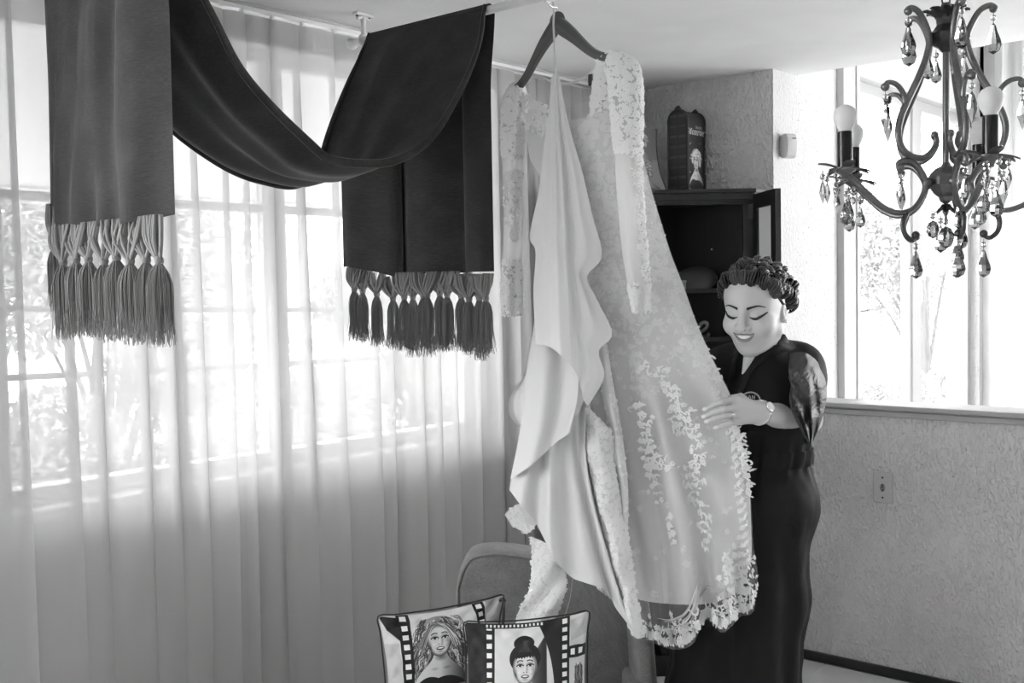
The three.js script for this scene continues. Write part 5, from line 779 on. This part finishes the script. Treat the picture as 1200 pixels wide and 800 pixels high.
const ellip = (cx, cy, cz, rx, ry, rz) => (x, y, z) => { const a = (x - cx) / rx, b = (y - cy) / ry, c = (z - cz) / rz, k0 = Math.hypot(a, b, c), k1 = Math.hypot(a / rx, b / ry, c / rz); return k1 < 1e-9 ? -Math.min(rx, ry, rz) : k0 * (k0 - 1) / k1; };
const joined = (list, k) => (x, y, z) => { let d = 1e9; for (const f of list) d = smin(d, f(x, y, z), k); return d; };
M.skin = phys(0.47, 0.5, { sheen: 0.15, sheenColor: grey(0.5), sheenRoughness: 0.5 });
M.robe = phys(0.006, 0.68, { specularIntensity: 0.45, bumpMap: repeat(T.cloth, 5), bumpScale: 0.0008, sheen: 0.1, sheenColor: grey(0.06), sheenRoughness: 0.4 });
M.robeSleeve = phys(0.04, 0.5, { bumpMap: repeat(T.cloth, 4), bumpScale: 0.0012, anisotropy: 0.3 });
M.hair = phys(0.01, 0.24, { anisotropy: 0.3 });
M.makeup = std(0.012, 0.6); M.lip = phys(0.2, 0.35); M.tooth = phys(0.75, 0.25); M.nail = phys(0.62, 0.25);
{
  const A = atDepth, base = V(...A(880, 600, 3.1).setY(0).toArray());
  const t = thing('person', 'smiling woman with curled updo in a black satin robe holding the gown', 'person', [base.x, 0, base.z]);
  // head frame: x to her left, y up, z where she looks; turned to the left of the picture and down
  const yaw = 33 * PI / 180, pitch = 14 * PI / 180, roll = -2 * PI / 180, hc = A(884.5, 360, 2.97);
  const HM = new THREE.Matrix4().makeRotationFromEuler(new THREE.Euler(pitch, camera.rotation.y - yaw, roll, 'YXZ')).setPosition(hc);
  const headParts = joined([ellip(0, 0.032, -0.012, 0.077, 0.093, 0.098), ellip(0, -0.03, 0.02, 0.067, 0.078, 0.075), ellip(0, 0.045, 0.045, 0.06, 0.05, 0.045)], 0.03);
  const cheeks = joined([ellip(0.041, -0.033, 0.058, 0.033, 0.029, 0.034), ellip(-0.038, -0.033, 0.058, 0.031, 0.028, 0.034), ellip(0, -0.093, 0.058, 0.027, 0.021, 0.026), bone(V(-0.05, -0.06, 0.0), V(0, -0.095, 0.05), 0.026, 0.024), bone(V(0.05, -0.06, 0.0), V(0, -0.095, 0.05), 0.026, 0.024), ellip(0, -0.088, 0.03, 0.045, 0.025, 0.04)], 0.022);
  const mouthMound = ellip(0, -0.058, 0.074, 0.033, 0.024, 0.025);
  const nose = joined([bone(V(0, 0.018, 0.089), V(0, -0.022, 0.112), 0.0072, 0.0105), ellip(0, -0.0265, 0.113, 0.0125, 0.0108, 0.0125), ellip(0.0142, -0.030, 0.099, 0.009, 0.008, 0.0105), ellip(-0.0142, -0.030, 0.099, 0.009, 0.008, 0.0105)], 0.006);
  const lids = joined([ellip(0.033, 0.004, 0.0745, 0.0165, 0.0125, 0.0145), ellip(-0.033, 0.004, 0.0745, 0.0165, 0.0125, 0.0145)], 0.002);
  const sock = joined([ellip(0.034, 0.006, 0.1, 0.019, 0.013, 0.019), ellip(-0.034, 0.006, 0.1, 0.019, 0.013, 0.019)], 0.004), mouthCut = ellip(0, -0.0565, 0.106, 0.0265, 0.0085, 0.017);
  const ears = [-1, 1].map((s) => { const o = ellip(s * 0.0755, -0.014, -0.012, 0.009, 0.023, 0.014), i = ellip(s * 0.0845, -0.012, -0.010, 0.006, 0.014, 0.008); return (x, y, z) => smin(smax(o(x, y, z), -i(x, y, z), 0.004), ellip(s * 0.076, -0.034, -0.006, 0.007, 0.008, 0.007)(x, y, z), 0.006); });
  const neckBit = bone(V(0, -0.055, -0.02), V(0.005, -0.17, -0.045), 0.052, 0.057);
  const headF = (x, y, z) => { let d = smin(headParts(x, y, z), cheeks(x, y, z), 0.02); d = smin(d, mouthMound(x, y, z), 0.016); d = smax(d, -sock(x, y, z), 0.014); d = smin(d, nose(x, y, z), 0.009); d = smin(d, lids(x, y, z), 0.006); d = smax(d, -mouthCut(x, y, z), 0.004); d = smin(d, ears[0](x, y, z), 0.006); d = smin(d, ears[1](x, y, z), 0.006); return smin(d, neckBit(x, y, z), 0.03); };
  const headG = moved(fieldMesh(headF, [-0.1, -0.2, -0.13], [0.1, 0.14, 0.13], 0.0034), HM);
  // torso, arms, legs under the robe
  const P = { neck: A(893, 408, 3.02), chest: A(893, 455, 3.12), shL: A(944, 432, 3.06), shR: A(842, 432, 3.14), elL: A(944, 491, 3.07), wrL: A(890, 483, 2.915), hip: A(880, 585, 3.12), elR: A(800, 468, 3.16), wrR: A(812, 520, 3.07) };
  const foot = (px) => { const p = A(px, 800, 3.12); return V(p.x, 0.05, p.z); };
  const torso = joined([bone(P.neck.clone().add(V(0, 0.02, 0)), P.neck.clone().add(V(-0.02, -0.07, -0.03)), 0.053, 0.05), bone(P.shL.clone().lerp(P.chest, 0.15), P.shR.clone().lerp(P.chest, 0.15), 0.05, 0.05), bone(P.chest, A(890, 530, 3.12), 0.105, 0.1), bone(A(890, 530, 3.12), P.hip, 0.1, 0.115), bone(P.shL, P.elL, 0.05, 0.041), bone(P.elL, P.elL.clone().lerp(P.wrL, 0.6), 0.042, 0.036), bone(P.shR, P.elR, 0.05, 0.04), bone(P.elR, P.wrR, 0.04, 0.028), bone(A(895, 590, 3.1), V(foot(880).x, 0.5, foot(880).z), 0.095, 0.058), bone(V(foot(880).x, 0.5, foot(880).z), foot(880), 0.058, 0.042), bone(A(855, 590, 3.13), V(foot(838).x, 0.5, foot(838).z), 0.095, 0.058), bone(V(foot(838).x, 0.5, foot(838).z), foot(838), 0.058, 0.042), bone(foot(880), foot(872).add(V(-0.02, -0.015, 0.13)), 0.036, 0.03), bone(foot(838), foot(826).add(V(-0.03, -0.015, 0.13)), 0.036, 0.03)], 0.03);
  const pts = Object.values(P).concat([foot(880), foot(826)]), lo = [0, 1, 2].map((k) => Math.min(...pts.map((p) => p.getComponent(k))) - 0.16), hi = [0, 1, 2].map((k) => Math.max(...pts.map((p) => p.getComponent(k))) + 0.16); lo[1] = -0.01; hi[1] = P.neck.y + 0.05;
  const bodyG = fieldMesh(torso, lo, hi, 0.0125);
  // hands: palm and five bent fingers; points are photograph positions with depth
  function hand(wr, fore, palm, fingers, thumb, flip) {
    const list = [bone(fore[0], fore[1], 0.041, 0.031), bone(fore[1], wr, 0.031, 0.0255)];
    for (const p of palm) list.push(bone(wr, p, 0.022, 0.0135));
    const palmF = joined(list, 0.018), fing = [...fingers, thumb].map((c) => { const b = []; for (let i = 0; i < c.length - 1; i++) b.push(bone(c[i], c[i + 1], 0.0092 - 0.0008 * i, 0.0088 - 0.001 * i)); return joined(b, 0.003); });
    const f = (x, y, z) => { let d = palmF(x, y, z), e = 1e9; for (const g of fing) e = Math.min(e, g(x, y, z)); return smin(d, e, 0.009); };
    const all = [wr, ...fore, ...palm, ...fingers.flat(), ...thumb]; const l = [0, 1, 2].map((k) => Math.min(...all.map((p) => p.getComponent(k))) - 0.045), h = [0, 1, 2].map((k) => Math.max(...all.map((p) => p.getComponent(k))) + 0.045);
    return fieldMesh(f, l, h, 0.003);
  }
  const wr = A(889, 483, 2.905), fingersL = [
    [A(860, 468, 2.872), A(847, 470.5, 2.862), A(836, 474, 2.872), A(828, 478, 2.885)],
    [A(862, 477, 2.868), A(848, 479.5, 2.857), A(836, 483, 2.868), A(827, 487, 2.885)],
    [A(862, 485.5, 2.872), A(849, 487, 2.861), A(838, 490, 2.872), A(830, 493, 2.885)],
    [A(866, 493, 2.88), A(856, 495, 2.872), A(848, 497.5, 2.878), A(841, 500, 2.888)]];
  const thumbL = [A(880, 473, 2.905), A(868, 464, 2.93), A(856, 466, 2.965), A(847, 470, 2.975)];
  const handG = hand(wr, [P.elL, P.elL.clone().lerp(wr, 0.62)], [A(862, 469, 2.878), A(864, 477, 2.876), A(864, 485, 2.879), A(868, 492, 2.886)], fingersL, thumbL);
  const off = (p, a, b, c) => A(812 + a, 520 + b, 3.07 + c);
  const handR = hand(P.wrR, [P.elR.clone().lerp(P.wrR, 0.4), P.elR.clone().lerp(P.wrR, 0.75)], [off(0, 8, 26, -0.02), off(0, 1, 27, -0.02), off(0, -6, 26, -0.018), off(0, -12, 23, -0.01)], [[off(0, 8, 27, -0.02), off(0, 10, 40, -0.025), off(0, 9, 50, -0.03)], [off(0, 1, 28, -0.02), off(0, 2, 43, -0.028), off(0, 1, 54, -0.03)], [off(0, -6, 27, -0.018), off(0, -6, 41, -0.025), off(0, -7, 51, -0.028)], [off(0, -12, 24, -0.012), off(0, -14, 35, -0.016), off(0, -14, 43, -0.02)]], [off(0, 8, 8, -0.01), off(0, 20, 20, -0.02), off(0, 24, 31, -0.025)]);
  const vF = bone(A(886, 409, 3.0), A(870.5, 438, 2.988), 0.034, 0.004), vl = A(870, 445, 2.9), vG = fieldMesh(vF, [vl.x - 0.1, vl.y - 0.03, vl.z - 0.2], [vl.x + 0.16, vl.y + 0.16, vl.z + 0.1], 0.004);
  part('body', merge([headG, vG, bodyG, handG, handR]), M.skin, t);
  // face: strokes laid on the surface of the head
  const onFace = (x, y, out = 0) => { let z = 0.14; for (let i = 0; i < 60; i++) { const d = headF(x, y, z); if (d < 0.0004) break; z -= d * 0.8; } return V(x, y, z + out).applyMatrix4(HM); };
  const stroke = (pts, r, out) => tube(pts.map(([x, y]) => onFace(x, y, out)), r, 6, 30);
  for (const s of [-1, 1]) {
    part('eyebrow', stroke([[0.013 * s, 0.0215], [0.026 * s, 0.0255], [0.041 * s, 0.0275], [0.056 * s, 0.0205]], (k) => 0.0037 * (1.1 - 0.8 * k), 0.0), M.makeup, t);
    part('eyelash_line', merge([stroke([[0.0165 * s, -0.003], [0.025 * s, -0.0062], [0.034 * s, -0.0068], [0.044 * s, -0.0025], [0.059 * s, 0.0055]], (k) => 0.001 + 0.0034 * Math.sin(PI * Math.min(1, k * 0.92)) * (1 - 0.35 * k), 0.0006), stroke([[0.024 * s, -0.009], [0.034 * s, -0.0098], [0.044 * s, -0.0055]], (k) => 0.0004 + 0.001 * Math.sin(PI * k), 0.0)]), M.makeup, t);
  }
  const teeth = sheet(18, 4, (u, v) => { const x = lerp(-0.0235, 0.0235, u), up = -0.0498 + 0.0032 * (Math.abs(x) / 0.0235) ** 2, h = 0.0112 * (1 - (Math.abs(x) / 0.0245) ** 2.6); return V(x, up - h * v, 0.0985 - 16 * x * x).applyMatrix4(HM); }); part('teeth', teeth, M.tooth, t);
  part('lip', stroke([[-0.0295, -0.0445], [-0.018, -0.0492], [-0.006, -0.0487], [0, -0.0498], [0.006, -0.0487], [0.018, -0.0492], [0.0295, -0.0445]], (k) => 0.0009 + 0.0022 * Math.sin(PI * k), 0.0012), M.lip, t);
  part('lip', stroke([[-0.0295, -0.0450], [-0.02, -0.0588], [-0.008, -0.0658], [0.008, -0.0658], [0.02, -0.0588], [0.0295, -0.0450]], (k) => 0.0009 + 0.0032 * Math.sin(PI * k), 0.0006), M.lip, t);
  for (const s of [-1, 1]) part('nostril', new THREE.SphereGeometry(0.0024, 10, 8).scale(1.2, 0.5, 1).applyMatrix4(new THREE.Matrix4().makeTranslation(0.0075 * s, -0.0358, 0.106)).applyMatrix4(HM), M.makeup, t);
  for (const s of [-1, 1]) part('earring', new THREE.SphereGeometry(0.005, 12, 10).translate(0.083 * s, -0.038, -0.004).applyMatrix4(HM), M.chrome, t);
  // hair: a fitted cap and many rolled curls
  const capF0 = joined([ellip(0, 0.03, -0.022, 0.083, 0.09, 0.104), ellip(0, 0.008, -0.112, 0.068, 0.072, 0.054), ellip(0, 0.074, 0.03, 0.062, 0.034, 0.05)], 0.03);
  const hairline = (x, y, z) => { const front = y - (0.066 - 0.5 * Math.max(0, Math.abs(x) - 0.03)) - 0.55 * (0.06 - z) * -1; return smin(-(y - 0.064 + 0.9 * (0.055 - z)), 1, 0.01); };
  const capF = (x, y, z) => smax(smax(capF0(x, y, z), -(y - 0.066 + 0.95 * (0.062 - z)), 0.012), -(y + 0.055), 0.012);
  const hair = part('hair', moved(fieldMesh(capF, [-0.12, -0.08, -0.17], [0.12, 0.16, 0.11], 0.005), HM), M.hair, t);
  const q = rng(321);
  // one swept lock: strands that part in the middle and meet at both ends, arched off the head
  function lock(dir, turn, L, wide, rise, bend) {
    const d = dir.clone().normalize(); let r = 0.24; const o = V(0, 0.035, -0.025); for (let i = 0; i < 60; i++) { const p = o.clone().addScaledVector(d, r), v = capF0(p.x, p.y, p.z); if (v < 0.001) break; r -= v * 0.7; }
    const c = o.clone().addScaledVector(d, r - 0.003), back = V(0, 0.15, -1), s = back.sub(d.clone().multiplyScalar(back.dot(d))).normalize().applyAxisAngle(d, turn), w = V(0, 0, 0).crossVectors(d, s), bits = [], n = 5;
    for (let k = 0; k < n; k++) { const e = k / (n - 1) - 0.5, pts = []; for (let i = 0; i <= 10; i++) { const f = i / 10, a = Math.sin(PI * f); pts.push(c.clone().addScaledVector(s, L * (f - 0.5)).addScaledVector(w, (e * wide + bend) * Math.pow(a, 0.8)).addScaledVector(d, -0.006 + rise * Math.pow(a, 0.7) * (1 - 1.5 * e * e) - 0.5 * L * L * (f - 0.5) * (f - 0.5) * 14)); } bits.push(tube(pts, (x) => 0.0036 * (0.35 + 0.65 * Math.sin(PI * clamp(x, 0.02, 0.98))), 6, 20)); }
    return moved(merge(bits), HM);
  }
  M.hairLight = phys(0.045, 0.22, { anisotropy: 0.3 });
  const addLock = (x, y, z, turn, L = 0.05, wide = 0.023, rise = 0.023) => part('curl', lock(V(x, y, z), turn, L * (0.85 + 0.3 * q()), wide * (0.85 + 0.3 * q()), rise * (0.8 + 0.5 * q()), (q() - 0.5) * 0.024), q() < 0.45 ? M.hairLight : M.hair, hair);
  for (let i = 0; i < 11; i++) { const a = lerp(-1.35, 1.3, i / 10) + (q() - 0.5) * 0.08, sa = Math.sin(a); addLock(sa, 0.62 - 0.55 * sa * sa, Math.cos(a) * 0.86, (q() - 0.5) * 0.5 + a * 0.45, 0.06, 0.028, 0.026); }
  for (let ring = 0; ring < 7; ring++) { const el = [0.82, 1.1, 1.4, 1.72, 2.1, 2.45, 2.8][ring], m = [10, 11, 11, 11, 11, 10, 7][ring]; for (let i = 0; i < m; i++) { const a = (i / m) * PI * 1.1 - PI * 0.55 + (q() - 0.5) * 0.22 + (ring % 2 ? PI / m / 2 : 0), y = Math.sin(el) * Math.cos(a), z = Math.cos(el), x = Math.sin(a) * (0.35 + 0.65 * Math.sin(el)); addLock(x, y * 0.95 + 0.12 - (ring > 4 ? 0.35 * (ring - 4) : 0), z, (q() - 0.5) * 2.6); } }
  for (const [x, y, z] of [[0.95, -0.1, -0.2], [0.95, 0.15, 0.05], [0.9, -0.2, -0.45], [0.7, -0.42, -0.75], [0.5, -0.5, -0.9], [0.8, 0.05, -0.6], [0.2, -0.5, -1], [0.85, -0.35, -0.5], [0.95, 0.05, -0.35], [0.75, -0.15, -0.9], [-0.9, 0.1, 0.1], [-0.8, -0.2, -0.4]]) addLock(x, y, z, 0.6 + (q() - 0.5) * 1.6, 0.06, 0.03, 0.03);
  // robe
  const robeList = [bone(A(868, 452, 3.13), A(922, 448, 3.09), 0.098, 0.1), bone(A(876, 470, 3.06), A(905, 472, 3.05), 0.085, 0.085), bone(A(895, 404, 3.035), A(893, 432, 3.07), 0.066, 0.085), bone(A(893, 432, 3.07), A(890, 468, 3.06), 0.085, 0.1), bone(A(893, 425, 3.1), A(850, 432, 3.13), 0.06, 0.062), bone(A(893, 425, 3.1), A(936, 430, 3.07), 0.06, 0.068), bone(A(850, 434, 3.13), A(796, 462, 3.17), 0.066, 0.075), bone(A(796, 462, 3.17), A(806, 500, 3.12), 0.075, 0.075), bone(A(872, 530, 3.11), A(912, 528, 3.09), 0.095, 0.088), bone(A(852, 592, 3.13), A(905, 588, 3.1), 0.12, 0.121), bone(A(842, 700, 3.13), A(892, 700, 3.1), 0.125, 0.124), bone(A(836, 820, 3.12), A(878, 820, 3.1), 0.13, 0.13), bone(A(836, 980, 3.12), A(874, 980, 3.1), 0.14, 0.135)];
  const cols = [[3, 4], [4, 6]]; void cols;
  const link = (a, b, ra, rb) => bone(a, b, ra, rb);
  for (const [x0, y0, d0, x1, y1, d1, r0, r1] of [[868, 452, 3.13, 872, 530, 3.11, 0.098, 0.095], [922, 448, 3.09, 912, 528, 3.09, 0.1, 0.088], [872, 530, 3.11, 852, 592, 3.13, 0.095, 0.12], [912, 528, 3.09, 905, 588, 3.1, 0.088, 0.121], [852, 592, 3.13, 842, 700, 3.13, 0.12, 0.125], [905, 588, 3.1, 892, 700, 3.1, 0.121, 0.124], [842, 700, 3.13, 836, 820, 3.12, 0.125, 0.13], [892, 700, 3.1, 878, 820, 3.1, 0.124, 0.13], [836, 820, 3.12, 836, 980, 3.12, 0.13, 0.14], [878, 820, 3.1, 874, 980, 3.1, 0.13, 0.135]]) robeList.push(link(A(x0, y0, d0), A(x1, y1, d1), r0, r1));
  const robeF0 = joined(robeList, 0.035), neckCut = joined([bone(A(893, 380, 3.02), A(892, 402, 3.03), 0.064, 0.052), bone(A(887, 408, 2.985), A(869, 437, 2.965), 0.036, 0.007)], 0.012), waistY = P.hip.y + 0.13;
  const robeF = (x, y, z) => { let d = robeF0(x, y, z); const a = Math.atan2(z - P.hip.z, x - P.hip.x), low = smoothstep(waistY - y, 0.02, 0.5), tie = Math.exp(-(((y - waistY) / 0.05) ** 2)); d += 0.006 * low * Math.sin(a * 13 + y * 2.5) + 0.005 * low * Math.sin(a * 7 - y * 4 + 1) + 0.004 * tie * Math.sin(a * 26 + y * 30) + 0.012 * tie + 0.004 * noise(x * 14, y * 9, z * 14) + 0.003 * noise(x * 34, y * 18, z * 34); return smax(d, -neckCut(x, y, z), 0.008); };
  const rl = [lo[0] - 0.06, 0.06, lo[2] - 0.06], rh2 = [hi[0] + 0.06, P.neck.y + 0.04, hi[2] + 0.06];
  const robe = part('robe', fieldMesh(robeF, rl, rh2, 0.0105), M.robe, t);
  // collar bands crossing over the chest
  const onRobe = (px, py, lift) => { const s = sight(px, py); let d = 2.7; for (let i = 0; i < 80; i++) { const p = camera.position.clone().addScaledVector(s, d), v = robeF0(p.x, p.y, p.z); if (v < 0.001) break; d += v * 0.6; if (d > 3.6) { d = 3.0; break; } } return camera.position.clone().addScaledVector(s, d - lift); };
  const band = (pts, w) => { const up = pts.map(([x, y]) => onRobe(x, y, 0.007)), dn = pts.map(([x, y], i) => onRobe(x + w[0], y + w[1], 0.006)); const c0 = new THREE.CatmullRomCurve3(up), c1 = new THREE.CatmullRomCurve3(dn); return sheet(8, 40, (u, v) => c0.getPoint(v).lerp(c1.getPoint(v), u).addScaledVector(sight(880, 440), -0.006 * Math.sin(PI * u)), 0.05, 0.3); };
  part('collar', band([[926, 398], [914, 402], [900, 407], [886, 414], [877, 421], [870, 432], [864, 446], [858, 462], [850, 484]], [8, 10]), M.robe, robe);
  part('collar', band([[868, 413], [866, 420], [864, 430], [862, 440]], [-9, 6]), M.robe, robe);
  part('belt', sheet(120, 6, (u, v) => { const a = u * 2 * PI, dir = V(Math.cos(a), 0, Math.sin(a)), c = V(P.hip.x, waistY + (v - 0.5) * 0.045, P.hip.z); let r = 0.3; for (let i = 0; i < 40; i++) { const p = c.clone().addScaledVector(dir, r), d = robeF(p.x, p.y, p.z); if (d < 0.002) break; r -= d * 0.7; } return c.addScaledVector(dir, r + 0.004 + 0.003 * Math.sin(PI * v)); }, 1, 0.05), M.robe, robe);
  // wide hanging sleeve on her left arm, front and back cloth
  const sZ = (l) => l.map(([x, y, d]) => [x, y, d - 0.045]), sT = sZ([[926, 414, 3.02], [940, 412, 3.0], [952, 418, 3.02], [959, 425, 3.06]]), sB = sZ([[948, 518, 2.985], [950, 521, 2.99], [951, 521, 2.995]]), sL = sZ([[926, 414, 3.02], [924, 436, 2.985], [928, 452, 2.965], [926, 468, 2.96], [930, 484, 2.965], [940, 504, 2.975], [948, 518, 2.985]]), sR = sZ([[959, 425, 3.06], [967, 444, 3.07], [969, 461, 3.075], [965, 485, 3.06], [958, 505, 3.03], [951, 521, 2.995]]);
  const front = patch(sT, sB, sL, sR, 80, 100, (u, v, x, y) => -0.03 * Math.sin(PI * u) * Math.sin(PI * Math.min(1, v + 0.15)) + 0.014 * smoothstep(v, 0.2, 0.5) * Math.sin(u * 17 - v * 8) * Math.sin(PI * u) + 0.011 * Math.sin(u * 8 + v * 17) * smoothstep(v, 0.15, 0.4) * Math.sin(PI * clamp(u, 0.1, 0.9)) + 0.012 * noise(x * 0.14, y * 0.07) + 0.007 * Math.abs(noise(x * 0.3 + y * 0.12, y * 0.22)) * smoothstep(v, 0.1, 0.3), 0.15, 0.3);
  const backS = patch(sT.map(([x, y, d]) => [x, y + 1, d + 0.05]), sB.map(([x, y, d]) => [x, y - 2, d + 0.05]), [[926, 415, 3.025], [922, 440, 3.1], [916, 470, 3.12], [922, 500, 3.09], [948, 516, 2.99]], sR.map(([x, y, d], i) => [x - (i === 0 || i === 5 ? 0 : 1), i === 0 ? y + 1 : i === 5 ? y - 2 : y, d + 0.05 + (i === 0 || i === 5 ? 0 : 0.07)]), 30, 30, (u, v) => 0.03 * Math.sin(PI * u) * v, 0.15, 0.3);
  part('sleeve', merge([front.geo, backS.geo]), M.robeSleeve, robe);
  part('sleeve_hem', tube(Array.from({ length: 20 }, (_, i) => front.at(0, lerp(0.25, 1, i / 19))), 0.0028, 6, 60), M.robeSleeve, robe);
  // embroidered round badge on the chest
  const cx = 879.5, cy = 470; const ring = (r) => tube(Array.from({ length: 40 }, (_, i) => onRobe(cx + r * 1.08 * Math.cos(i / 40 * 2 * PI), cy + r * Math.sin(i / 40 * 2 * PI), 0.013)), 0.00075, 5, 120, true);
  const st = (pts) => tube(pts.map(([x, y]) => onRobe(cx + x, cy + y, 0.014)), 0.0008, 5, 12), glyph = [[[-9, -1], [-8, -6], [-5.5, -2], [-4.5, -7]], [[-3, -2.5], [-1.2, -7], [0.6, -2.5]], [[-2.2, -4.2], [0, -4.2]], [[2, -2.5], [2.2, -7], [4.6, -2.6], [5, -7]]];
  part('badge', merge([ring(11), ring(10), ...glyph.map(st)]), M.nail, robe);
  // watch, ring, nails
  const fd = wr.clone().sub(P.elL).normalize(), wc = P.elL.clone().lerp(wr, 0.965), wa = V(0, 1, 0).sub(fd.clone().multiplyScalar(fd.y)).normalize(), wb = V(0, 0, 0).crossVectors(fd, wa);
  const watch = part('wristwatch', tube(Array.from({ length: 30 }, (_, i) => { const a = i / 30 * 2 * PI; return wc.clone().addScaledVector(wa, 0.0325 * Math.cos(a)).addScaledVector(wb, 0.0305 * Math.sin(a)).addScaledVector(fd, -0.004 * Math.cos(a)); }), 0.0042, 8, 90, true), M.chrome, t);
  const links = []; for (let i = 0; i < 26; i++) { const a = i / 26 * 2 * PI, m4 = new THREE.Matrix4().makeBasis(wa.clone().multiplyScalar(-Math.sin(a)).addScaledVector(wb, Math.cos(a)), fd, wa.clone().multiplyScalar(Math.cos(a)).addScaledVector(wb, Math.sin(a))).setPosition(wc.clone().addScaledVector(wa, 0.0335 * Math.cos(a)).addScaledVector(wb, 0.0315 * Math.sin(a)).addScaledVector(fd, -0.004 * Math.cos(a))); links.push(moved(new RoundedBoxGeometry(0.0066, 0.012, 0.004, 2, 0.0012), m4)); } part('bracelet', merge(links), M.chrome, watch);
  const toCam = camera.position.clone().sub(wc).normalize(), fn = toCam.clone().addScaledVector(wa, 0.35).sub(fd.clone().multiplyScalar(toCam.dot(fd))).normalize(), fm = new THREE.Matrix4().makeBasis(fd, fn, V(0, 0, 0).crossVectors(fd, fn)).setPosition(wc.clone().addScaledVector(fn, 0.033));
  part('watch_case', moved(lathe([[0, -0.002], [0.0155, -0.002], [0.0165, 0.001], [0.0155, 0.0045], [0.013, 0.005], [0, 0.005]], 28, 0, 0, 0), fm), M.chrome, watch); part('dial', moved(new THREE.CylinderGeometry(0.0128, 0.0128, 0.001, 28).translate(0, 0.0055, 0), fm), M.tooth, watch);
  const rf = fingersL[2], rd = rf[1].clone().sub(rf[0]).normalize(), rp = rf[0].clone().lerp(rf[1], 0.35), rq = new THREE.Quaternion().setFromUnitVectors(V(0, 0, 1), rd);
  for (const o of [-0.002, 0.0025]) part('ring', moved(new THREE.TorusGeometry(0.0095, 0.0015, 8, 28), new THREE.Matrix4().compose(rp.clone().addScaledVector(rd, o), rq, V(1, 1, 1))), M.chrome, t);
  for (const c of fingersL) { const tip = c.at(-1), d = tip.clone().sub(c.at(-2)).normalize(), n = camera.position.clone().sub(tip).normalize(); n.addScaledVector(d, -n.dot(d)).normalize(); const m4 = new THREE.Matrix4().makeBasis(d, n, V(0, 0, 0).crossVectors(d, n)).setPosition(tip.clone().addScaledVector(n, 0.0052).addScaledVector(d, 0.003)); part('fingernail', moved(new THREE.SphereGeometry(1, 14, 10).scale(0.0085, 0.0022, 0.0055), m4), M.nail, t); }
}
renderer.render(scene, camera);
